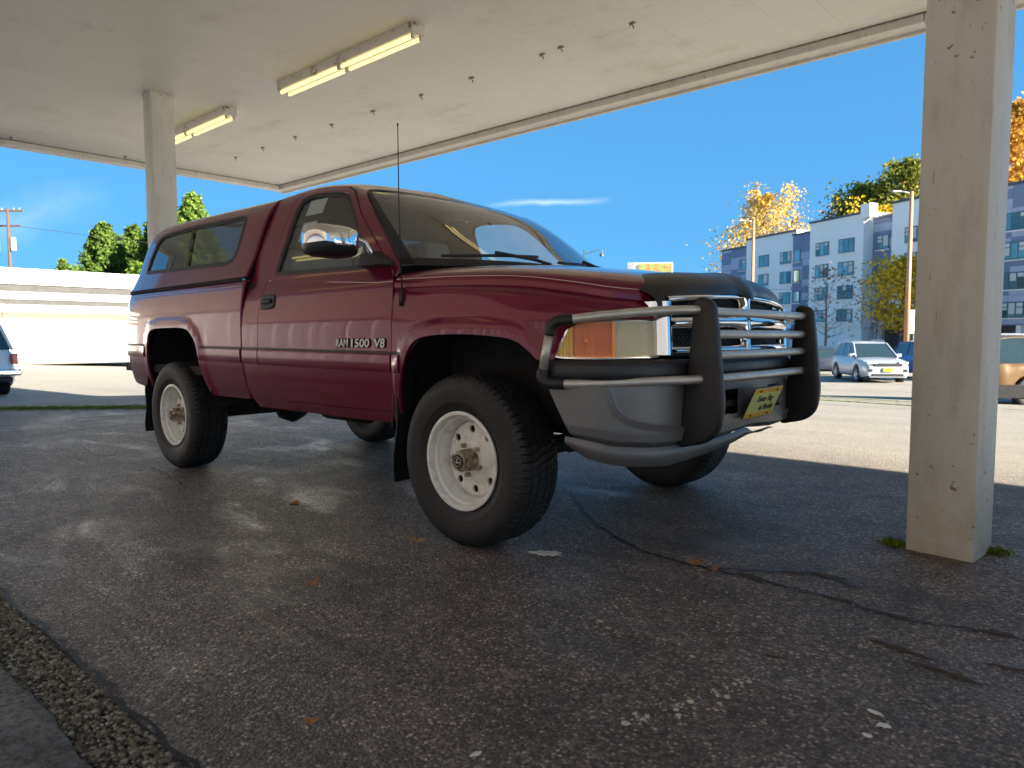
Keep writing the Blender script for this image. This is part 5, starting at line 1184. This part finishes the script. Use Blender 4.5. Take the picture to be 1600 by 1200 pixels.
# ============================================================ poles, lamp, signs
M['pole_wood'] = plain('pole_wood', (.085, .058, .043), .85, var=.3, scale=8); M['pole_rust'] = plain('rust_brown_pole', (.48, .22, .11), .55, var=.12); M['grey_metal'] = plain('grey_metal', (.32, .33, .34), .5); M['dark_green'] = plain('dark_green_metal', (.04, .07, .07), .45)
up_ = empty('utility_pole', (-57.8, 13.3, -.5)); tag(up_, 'wooden utility pole with crossarms and transformers over the low white building', 'utility pole')
MB().tube([(0, 0, 0), (.03, 0, 9.9)], [.14, .095], 10).build('pole', M['pole_wood'], up_, smooth=True)
dx, dy = .74, .67
for z, w_ in ((9.75, 1.0), (8.75, .85)): MB().box(-w_, w_, -.06, .06, z-.06, z+.06, Matrix.Rotation(math.atan2(dy, dx), 4, 'Z')).build('crossarm', M['pole_wood'], up_)
for sx, sy, r_, h_ in ((.20, .18, .17, .8), (-.75, -.68, .30, .85)):
    MB().lathe([(0, 0), (r_, 0), (r_, h_), (r_*.8, h_+.08), (0, h_+.1)], 16, Matrix.Translation((sx, sy, 7.1)) @ Matrix.Rotation(R(90), 4, 'X')).build('transformer', M['grey_metal'], up_, angle=40)
for k, q in enumerate((-.8, -.4, .4, .8)): MB().lathe([(.03, 0), (.05, .05), (.03, .12), (0, .13)], 8, Matrix.Translation((q*dx, q*dy, 9.81)) @ Matrix.Rotation(R(90), 4, 'X')).build('insulator', M['grey_metal'], up_)
for k, (e, sag) in enumerate((((-40, -60, 9.0), 1.5), ((-30, -50, 8.2), 1.2), ((30, 60, 6), 1.))):
    MB().tube([(e[0]*q, e[1]*q, 8.8+(e[2]-8.8)*q-sag*4*q*(1-q)) for q in np.linspace(0, 1, 14)], .018, 4).build('wire', M['black_ink'], up_)
def lightpole(x, y, ztop, label):
    b = g(x, y); p = empty('light_pole', (x, y, b)); tag(p, label, 'light pole', 'rust brown parking lot light poles'); h = ztop-b
    MB().tube([(0, 0, 0), (0, 0, h)], [.17, .10], 12).build('pole', M['pole_rust'], p, smooth=True); MB().tube([(0, 0, h-.12), (-.35, -.3, h-.02), (-.75, -.66, h)], .035, 8).build('arm', M['grey_metal'], p, smooth=True)
    MB().bbox(-1.25, -.70, -.12, .12, h-.05, h+.05, .03, 2, Matrix.Rotation(math.atan2(.66, .75), 4, 'Z')).build('lamp_head', M['grey_metal'], p)
    MB().tube([(0, 0, 0), (0, 0, .5)], .28, 12).build('pole_base', M['concrete'], p)
lightpole(-25.8, 58.7, 10.5, 'rust brown light pole rising behind the left end of the grille deflector')
lightpole(-12.05, 50.8, 9.95, 'rust brown light pole beside the near column in front of the apartments')
sg = empty('white_sign', (-11.3, 49.4, g(-11.3, 49.4)), R(42)); tag(sg, 'small blank white sign beside the near column below the apartments', 'sign')
MB().bbox(-.34, .34, -.03, .03, 2.2, 3.65, .05, 2).build('sign_face', M['white_letter'], sg); MB().tube([(0, .05, 0), (0, .05, 3.2)], .04, 8).build('sign_post', M['grey_metal'], sg)
la = empty('street_lamp', (-33.2, 44.9, g(-33.2, 44.9)), 0); tag(la, 'dark street lamp with curved arm and bell shade beyond the hood', 'street lamp'); hz = 7.45-g(-33.2, 44.9)
MB().tube([(0, 0, 0), (0, 0, hz)], [.10, .045], 8).build('pole', M['dark_green'], la, smooth=True)
MB().tube(catmull([(0, 0, hz-.25), (.25, .22, hz-.26), (.5, .45, hz-.10), (.8, .72, hz+.0), (1.0, .9, hz-.02)], 5), .030, 6).build('arm', M['dark_green'], la, smooth=True)
MB().lathe([(.04, .0), (.05, -.12), (.07, -.22), (.17, -.42), (.18, -.48), (0, -.48)], 14, Matrix.Translation((1.0, .9, hz)) @ Matrix.Rotation(R(90), 4, 'X')).build('lamp_shade', M['dark_green'], la, angle=50)
bb = empty('billboard', (-47.8, 79.3, g(-47.8, 79.3)), R(30)); tag(bb, 'small colourful billboard panel peeking above the maroon hood', 'billboard')
t_ = NT('billboard_print'); t_.bsdf(Base_Color=t_.ramp(t_.noise(.9, 1), [(.35, (.30, .26, .10)), (.45, (.25, .40, .08)), (.55, (.60, .16, .08)), (.65, (.35, .40, .10))]), Roughness=.6)
MB().bbox(-1.9, 2.3, -.15, .1, 9.5, 11.45, .03, 1).build('panel', t_.m, bb); MB().bbox(-2.35, 2.35, .1, .35, 9.4, 11.6, .03, 1).build('frame', M['stucco'], bb); MB().bbox(-3.3, -2.36, -.2, .5, 9.3, 11.65, .05, 1).build('side_box', M['grey_metal'], bb); MB().tube([(0, .25, 0), (0, .25, 9.6)], .25, 10).build('post', M['grey_metal'], bb)
# ============================================================ other vehicles
def wheel_small(par, x, y, r_, s, rimmat):
    w_ = MB().lathe([(r_*.62, -.10), (r_*.9, -.115), (r_*.98, -.09), (r_, -.05), (r_, .05), (r_*.98, .1), (r_*.62, .1)], 28, Matrix.Translation((x, y, r_)) @ (Matrix.Identity(4) if s < 0 else Matrix.Rotation(math.pi, 4, 'Z'))).build('wheel', M['tyre'], par, angle=50)
    d = MB(); MX = Matrix.Translation((x, y, r_)) @ (Matrix.Identity(4) if s < 0 else Matrix.Rotation(math.pi, 4, 'Z')); d.lathe([(r_*.63, -.10), (r_*.58, -.085), (r_*.20, -.080), (r_*.15, -.10), (0, -.10)], 28, MX)
    d.build('rim', rimmat, w_, angle=40); sp = MB()
    for k in range(5):
        a = 2*math.pi*(k+.5)/5; sp.lathe([(0, -.088), (r_*.13, -.0875), (r_*.13, -.08)], 8, MX @ Matrix.Translation((r_*.40*math.cos(a), 0, r_*.40*math.sin(a))))
    sp.build('rim_opening', M['gap'], w_)
def vehicle(name, label, cat, x, y, heading, L, W, H, prof, belt, house, paint, wheels, wr, lower=None, group=None, z=None, rimmat=None):
    """prof: [(x, z_top)] of the body below the glass, house: [(x, z)] outline of the glasshouse from rear to front, belt = sill height"""
    c = empty(name, (x, y, g(x, y) if z is None else z), heading); tag(c, label, cat, group); hw = W/2
    px = np.array([p[0] for p in prof]); pz = np.array([p[1] for p in prof]); X = np.unique(np.r_[np.linspace(px[0], px[-1], 46)])
    rows = []
    for xx in X:
        zt = np.interp(xx, px, pz); e = min(1, (xx-px[0])/.30+.0, (px[-1]-xx)/.45); ww = hw*(.80+.20*max(0, min(1, e))**.5)
        zb_ = .26+.10*(1-min(1, max(0, (xx-px[0])/.4)))+.06*(1-min(1, max(0, (px[-1]-xx)/.4)))
        for wx in wheels:
            if abs(xx-wx) < wr*1.16: zb_ = max(zb_, math.sqrt(max(0, (wr*1.16)**2-(xx-wx)**2))+wr*.94)
        zb_ = min(zb_, zt-.05); h_ = zt-zb_
        half = [(ww*.93, zb_), (ww*.985, zb_+h_*.12), (ww, zb_+h_*.40), (ww*.99, zb_+h_*.66), (ww*.955, zb_+h_*.88), (ww*.90, zt-.012), (ww*.78, zt), (0, zt+.022)]
        rows.append([(xx, -a, b) for a, b in half]+[(xx, a, b) for a, b in half[::-1][1:]])
    mb = MB().grid(rows); k = len(rows[0]); n = len(rows); mb.f += [tuple(range(k)), tuple(range((n-1)*k, n*k))[::-1]]; body = mb.build('body', paint, c, angle=42)
    # dark underside and wheel wells
    MB().box(px[0]+.25, px[-1]-.25, -hw*.86, hw*.86, .24, .62).build('underbody', M['gap'], c)
    # glasshouse : roof in paint, sides in glass, pillars in paint
    hx = [p[0] for p in house]; hz_ = [p[1] for p in house]; n = len(house); zt = max(hz_)
    def hw_at(z_): return hw*.90-(z_-belt)/(zt-belt)*hw*.20
    gl = MB(); A = [(a, -hw_at(b), b) for a, b in house]; B = [(a, hw_at(b), b) for a, b in house]
    gl.add(A+B, [tuple(range(n)), tuple(range(n, 2*n))[::-1]]+[(i, n+i, n+i+1, i+1) for i in range(n-1)]); gl.build('glasshouse', M['car_glass'], c)
    rf = [i for i in range(n) if hz_[i] > zt-.10]; R0, R1 = hx[rf[0]], hx[rf[-1]]
    rows = [[(a, q*hw_at(np.interp(a, hx, hz_))*1.012, np.interp(a, hx, hz_)+.030-.028*abs(q)**4) for q in np.linspace(-1, 1, 9)] for a in np.linspace(R0-.03, R1+.02, 10)]
    ro = MB().grid(rows); lo = [[(p[0], p[1], p[2]-.055) for p in r_] for r_ in rows]
    for e in ([r_[0] for r_ in rows], [r_[-1] for r_ in rows], rows[0], rows[-1]): ro.grid([e, [(p[0], p[1], p[2]-.05) for p in e]])
    ro.build('roof', paint, c, angle=50)
    for s in (-1, 1):
        for i in range(n-1):
            if abs(house[i][1]-house[i+1][1]) > .12: MB().tube([(house[i][0], s*hw_at(house[i][1]), house[i][1]), (house[i+1][0], s*hw_at(house[i+1][1]), house[i+1][1])], .035, 6).build('pillar', paint, c)
        for q in (.40, .66):
            xx = hx[0]+(hx[-1]-hx[0])*q; zz = np.interp(xx, hx, hz_) if xx < R1 else zt; MB().tube([(xx+.05, s*hw_at(belt)*1.005, belt), (xx, s*hw_at(min(zz, zt))*1.005, min(zz, zt))], .035, 6).build('pillar', paint, c)
    for wx in wheels:
        for s in (-1, 1): wheel_small(c, wx, s*(hw-.11), wr, s, rimmat or M['rim_grey'])
    if lower: 
        for s in (-1, 1): MB().bbox(wheels[0]+wr*1.1, wheels[1]-wr*1.1, s*hw*.93-.02, s*hw*.99+.02, .26, .44, .015, 1).build('sill_cladding', M['black_trim'], c)
    return c, body, hw
M['car_glass'] = plain('car_glass', (.02, .035, .04), .06, var=.2, coat=.5); M['silver'] = car_paint('silver_paint', (.42, .44, .47), .05, .3); M['dark_paint'] = car_paint('dark_blue_paint', (.02, .025, .04)); M['blue_paint'] = car_paint('blue_paint', (.02, .10, .32)); M['red_paint'] = car_paint('red_paint', (.40, .015, .02)); M['tan_paint'] = car_paint('tan_paint', (.15, .085, .032)); M['rim_grey'] = plain('alloy', (.45, .46, .48), .35, .7); M['white_paint'] = car_paint('white_truck_paint', (.62, .64, .66), .03, .3)
M['lamp_white'] = plain('lamp_lens', (.75, .77, .80), .12, coat=.6)
SUVP = [(-2.28, .80), (-2.24, 1.00), (-1.9, 1.06), (.55, 1.06), (.9, 1.05), (1.6, .98), (2.1, .88), (2.28, .72)]; SUVH = [(-2.18, 1.04), (-1.78, 1.60), (-1.5, 1.66), (-.3, 1.70), (.15, 1.64), (1.02, 1.05)]
def front_kit(c, xf, hw, plate=True):
    for s in (-1, 1):
        MB().bbox(xf-.26, xf-.02, s*hw*.66-.18, s*hw*.66+.18, .80, .90, .03, 2).build('headlight', M['lamp_white'], c)
        MB().bbox(xf-.10, xf+.02, s*hw*.72-.10, s*hw*.72+.10, .48, .62, .03, 2).build('fog_recess', M['black_trim'], c)
    MB().bbox(xf-.14, xf+.02, -.56, .56, .70, .84, .03, 2).build('grille', M['black_trim'], c); MB().bbox(xf-.14, xf+.035, -.62, .62, .30, .42, .03, 2).build('lower_grille', M['black_trim'], c)
    MB().bbox(xf-.10, xf+.045, -.70, .70, .26, .31, .02, 2).build('skid_plate', M['rim_grey'], c)
    if plate: MB().bbox(xf-.02, xf+.06, -.19, .19, .50, .66, .01, 1).build('licence_plate', M['yellow_plate'], c)
    for s in (-1, 1): MB().bbox(.70, .86, s*(hw+.02)-.10, s*(hw+.02)+.10, 1.06, 1.20, .03, 2).build('side_mirror', M['silver'], c)
h_ = math.atan2(-.825, .567)
c, b, hw = vehicle('parked_car', 'silver crossover with yellow front plate parked in the sun across the lot', 'car', -9.45, 33.6, h_, 4.6, 1.86, 1.7, SUVP, 1.05, SUVH, M['silver'], (-1.38, 1.33), .36, True, 'cars parked across the lot'); front_kit(c, 2.27, hw)
for s in (-1, 1): MB().tube([(-1.4, s*.58, 1.72), (-1.2, s*.58, 1.77), (-.1, s*.58, 1.77), (.1, s*.58, 1.72)], .02, 6).build('roof_rail', M['rim_grey'], c)
c, b, hw = vehicle('parked_car', 'dark hatchback with red tail light just right of the grille guard', 'car', -13.9, 39.2, h_+math.pi+.15, 4.4, 1.8, 1.55, [(-2.1, .75), (-2.05, .95), (.6, .95), (1.5, .88), (2.1, .66)], .94, [(-2.0, .93), (-1.7, 1.42), (-1., 1.5), (.1, 1.5), (1., .94)], M['dark_paint'], (-1.3, 1.3), .33, None, 'cars parked across the lot')
for s in (-1, 1): MB().bbox(-2.12, -1.98, s*.70-.14, s*.70+.14, .78, .92, .03, 2).build('tail_light', M['red_lens'], c)
c, b, hw = vehicle('parked_car', 'blue car mostly hidden behind the near column beside the silver crossover', 'car', -7.5, 36.6, h_+.1, 4.5, 1.8, 1.6, SUVP, 1.05, SUVH, M['blue_paint'], (-1.38, 1.33), .35, None, 'cars parked across the lot'); front_kit(c, 2.27, hw, False)
c, b, hw = vehicle('parked_car', 'red car showing between the silver crossover and the near column', 'car', -9.6, 45.2, h_, 4.4, 1.8, 1.5, [(-2.1, .75), (-2.05, .95), (.6, .95), (1.5, .88), (2.1, .66)], .94, [(-2.0, .93), (-1.5, 1.40), (-1., 1.46), (.1, 1.46), (1., .94)], M['red_paint'], (-1.3, 1.3), .33, None, 'cars parked across the lot'); front_kit(c, 2.08, hw, False)
c, b, hw = vehicle('parked_truck', 'tan and black older utility vehicle cut off by the right picture edge', 'truck', -1.9, 22.9, math.atan2(.672, .741), 4.7, 1.85, 1.75, [(-2.35, .70), (-2.34, 1.10), (1.0, 1.14), (2.2, 1.06), (2.35, .8)], 1.10, [(-2.30, 1.08), (-2.2, 1.66), (-1.8, 1.74), (.2, 1.74), (.75, 1.12)], M['tan_paint'], (-1.35, 1.35), .38, True, None, rimmat=M['gap']); front_kit(c, 2.33, hw, False)
for s in (-1, 1):
    MB().bbox(-2.3, 2.3, s*(hw+.005)-.02, s*(hw+.005)+.02, .24, .58, .02, 1).build('lower_cladding', M['gap'], c); MB().tube([(-2.0, s*.62, 1.80), (0, s*.62, 1.80)], .025, 6).build('roof_rail', M['rim_grey'], c)
    MB().bbox(-2.37, -2.30, s*.80-.08, s*.80+.08, .82, 1.06, .02, 1).build('tail_light', M['red_lens'], c)
# white pickup with cap at the far left, tail towards the right
c, b, hw = vehicle('parked_truck', 'white capped pickup showing only its tail at the left picture edge', 'truck', -20.9, 3.30, math.pi+R(1), 5.2, 1.9, 1.8, [(-2.6, .70), (-2.58, 1.06), (1.2, 1.08), (2.4, 1.02), (2.6, .8)], 1.06, [(-2.50, 1.05), (-2.22, 1.66), (-2.0, 1.72), (.3, 1.72), (1.0, 1.08)], M['white_paint'], (-1.55, 1.65), .38, None, None, z=-.43)
for s in (-1, 1): MB().bbox(-2.62, -2.48, s*.88-.05, s*.88+.06, .74, .98, .02, 1).build('tail_light', M['red_lens'], c)
MB().bbox(-2.80, -2.58, -.95, .95, .50, .64, .04, 2).build('rear_bumper', M['chrome'], c); MB().bbox(-2.72, -2.5, -.8, .8, .36, .48, .03, 1).build('tow_bar', M['black_trim'], c)
MB().box(-2.62, 2.3, -.965, -.962, .93, .95).build('side_stripe', M['red_paint'], c); MB().box(-2.62, 2.3, .962, .965, .93, .95).build('side_stripe', M['red_paint'], c)

# ============================================================ small things on the ground
M['leaf_brown'] = plain('dry_leaf', (.34, .15, .055), .8, var=.35, scale=30); M['leaf_ochre'] = plain('ochre_leaf', (.42, .24, .08), .8, var=.35, scale=30)
def fallen_leaf(x, y, size, rz, mat, label, seed):
    rr = random.Random(seed); n = 26; P = []
    for k in range(n):
        a = 2*math.pi*k/n; lob = .62+.38*abs(math.cos(2.5*a))**.8; r_ = size*lob*(.9+.25*rr.random()); P.append((r_*math.cos(a)*1.25, r_*math.sin(a)*.85))
    v = [(a, b, .004+.8*size*((a/size)**2*.40+(b/size)**2*.35+rr.random()*.16)) for a, b in P]+[(0, 0, .006)]; v += [(a, b, c_-.0012) for a, b, c_ in v]; m = n+1
    f = [(k, (k+1) % n, n) for k in range(n)]+[((k+1) % n+m, k+m, n+m) for k in range(n)]+[(k, k+m, (k+1) % n+m, (k+1) % n) for k in range(n)]
    o = mesh('fallen_leaf', v, f, mat); o.location = (x, y, g(x, y)); o.rotation_euler = (0, 0, rz); tag(o, label, 'leaf', 'dry leaves on the asphalt'); return o
fallen_leaf(-2.471, 2.085, 0.033, .4, M['leaf_ochre'], 'crumpled ochre leaf left of the front tyre', 1)
fallen_leaf(-2.326, 1.442, 0.027, 1.9, M['leaf_brown'], 'brown leaf alone on the asphalt in the middle foreground', 2)
fallen_leaf(-3.539, 2.099, 0.037, 2.3, M['leaf_brown'], 'flat brown leaf between the front and rear wheels', 3)
fallen_leaf(-1.376, 2.637, 0.033, .2, M['leaf_brown'], 'larger reddish leaf on the crack below the grille guard', 4)
fallen_leaf(-1.286, 2.622, 0.020, 1.2, M['leaf_brown'], 'small reddish leaf right of the larger one on the crack', 5)
fallen_leaf(-1.49, .915, 0.015, 1.0, M['leaf_brown'], 'tiny orange leaf scrap near the pebble edging', 6)
M['white_splat'] = plain('dried_white_paint', (.72, .72, .66), .7, var=.2, scale=60)
def splat(x, y, rx, ry, rz, seed, label, n=22, mat='white_splat', grp='white splashes on the asphalt'):
    rr = random.Random(seed); P = [(rx*math.cos(a)*(.55+.6*rr.random()), ry*math.sin(a)*(.55+.6*rr.random())) for a in (2*math.pi*k/n for k in range(n))]
    P = catmull(P+[P[0]], 3)[:-1]; m = len(P); v = [(a, b, .0012) for a, b in P]+[(a*.85, b*.85, .0042) for a, b in P]+[(0, 0, .0045)]
    f = [(k, (k+1) % m, m+(k+1) % m, m+k) for k in range(m)]+[(m+k, m+(k+1) % m, 2*m) for k in range(m)]
    o = mesh('paint_splash', v, f, M[mat]); o.location = (x, y, g(x, y)+.001); o.rotation_euler = (0, 0, rz); tag(o, label, 'paint splash', grp); return o
splat(-1.925, 2.345, .072, .046, R(38), 1, 'large white paint splash right of the front tyre')
splat(-1.985, 2.315, .020, .007, R(40), 2, 'short white dash left of the large paint splash')
splat(-.485, 1.888, .022, .007, R(-10), 3, 'long pale splash at the lower right foreground')
splat(-.452, 1.838, .018, .012, R(30), 4, 'round pale splash below the long one at the lower right')
splat(-.470, 1.765, .012, .008, 0, 5, 'small pale splash lowest of the three at the lower right')
splat(-1.10, 1.091, .016, .007, R(80), 6, 'pale curled scrap at the bottom middle of the picture')
M['chip'] = plain('pale_grit', (.58, .53, .42), .8, var=.4, scale=50)
ch = MB(); rr = random.Random(12)
def chipat(x, y, r_):
    q = IV*np.array([r_*(1+.8*rr.random()), r_*(1+.6*rr.random()), r_*.35]); a = rr.random()*6.3; c_, s_ = math.cos(a), math.sin(a)
    ch.add(np.c_[q[:, 0]*c_-q[:, 1]*s_+x, q[:, 0]*s_+q[:, 1]*c_+y, q[:, 2]+g(x, y)+.001], IF)
for k in range(70):
    t = rr.random(); chipat(-.93+t*.15+rr.gauss(0, .018), 1.40+t*.47+rr.gauss(0, .018), .002+.006*rr.random()**2)
for k in range(50): chipat(-1.45+rr.random()*.55, 1.85+rr.random()*.45, .0014+.0042*rr.random()**2)
for k in range(420):
    x = -4.5+5.2*rr.random(); y = .75+2.4*rr.random(); chipat(x, y, .0008+.0040*rr.random()**3)
tag(ch.build('loose_grit', M['chip'], fix=False), 'pale loose grit and crumbs scattered over the dark asphalt', 'grit', kind='stuff')
M['dirt'] = plain('caked_dirt', (.060, .043, .030), .9, var=.5, scale=30, bump=.6, bscale=70)
def stain(x, y, rx, ry, rz, seed):
    rr = random.Random(seed); n = 34; P = [(rx*math.cos(a)*(.45+.8*rr.random()), ry*math.sin(a)*(.35+.95*rr.random())) for a in (2*math.pi*k/n for k in range(n))]; P = catmull(P+[P[0]], 3)[:-1]; m = len(P)
    v = [(a, b, .0015) for a, b in P]+[(a*.7, b*.7, .004) for a, b in P]+[(0, 0, .0045)]; o = mesh('dirt_stain', v, [(k, (k+1) % m, m+(k+1) % m, m+k) for k in range(m)]+[(m+k, m+(k+1) % m, 2*m) for k in range(m)], M['dirt']); o.location = (x, y, g(x, y)+.0005); o.rotation_euler = (0, 0, rz); tag(o, kind='structure')
for k, q in enumerate(((-.93, 2.86, .085, .022, .1), (-1.05, 2.80, .04, .016, .3), (-1.15, 2.66, .07, .012, -.1), (-.80, 2.63, .06, .010, .05), (-.62, 2.60, .05, .014, 0), (-.33, 2.67, .06, .02, .2), (-.55, 2.33, .10, .018, -.15), (-.40, 2.25, .09, .014, -.1), (-.28, 2.40, .06, .012, .2), (-.80, 2.02, .022, .009, .4))): stain(*q, k+40)
def moss_tuft(x, y, r_, n, label, seed):
    rng = np.random.default_rng(seed); c_ = np.c_[rng.normal(size=n)*r_, rng.normal(size=n)*r_*.5, np.abs(rng.normal(size=n))*r_*.30+.004]; v, f = quads(c_, .006, rng)
    o = mesh('moss_tuft', v, f, M['moss']); o.location = (x, y, g(x, y)); tag(o, label, 'moss', 'moss at the foot of the near column')
moss_tuft(-.845, 3.50, .030, 500, 'bright green moss tuft left of the near column foot', 1)
moss_tuft(-.495, 3.66, .030, 400, 'dark green moss tuft right of the near column foot', 2)
def moss_strip(x0, x1, y0, y1, n, w_, seed, label, sz=.03):
    rng = np.random.default_rng(seed); t = rng.random(n); x = x0+(x1-x0)*t; y = y0+(y1-y0)*t+rng.normal(size=n)*w_*(.4+.6*np.sin(t*23)**2); z = np.array([g(a, b) for a, b in zip(x, y)])+.004+np.abs(rng.normal(size=n))*.006
    v, f = quads(np.c_[x, y, z], sz, rng); v = np.asarray(v); gz = np.repeat(z, 4); v[:, 2] = gz+(v[:, 2]-gz)*.15; o = mesh('moss_strip', v, f, M['moss']); tag(o, label, 'moss', kind='stuff')
moss_strip(-13.2, -10.2, 2.0, 4.6, 5200, .30, 3, 'band of green moss along the drain line behind the pickup bed', .022)
moss_strip(-9.5, -2.0, 17.2, 14.2, 2600, .10, 4, 'yellow green moss along a pavement joint across the sunlit lot', .03)
moss_strip(-13.5, -4.0, 22.0, 18.0, 2200, .14, 5, 'thin moss line in front of the parked crossover', .03)
seam('pavement_joint', [(-14, 20.2), (-9, 18.4), (-5, 16.9), (0, 15.2), (5, 13)], .10, M['tar'], 12, .006)
bpy.context.view_layer.update()
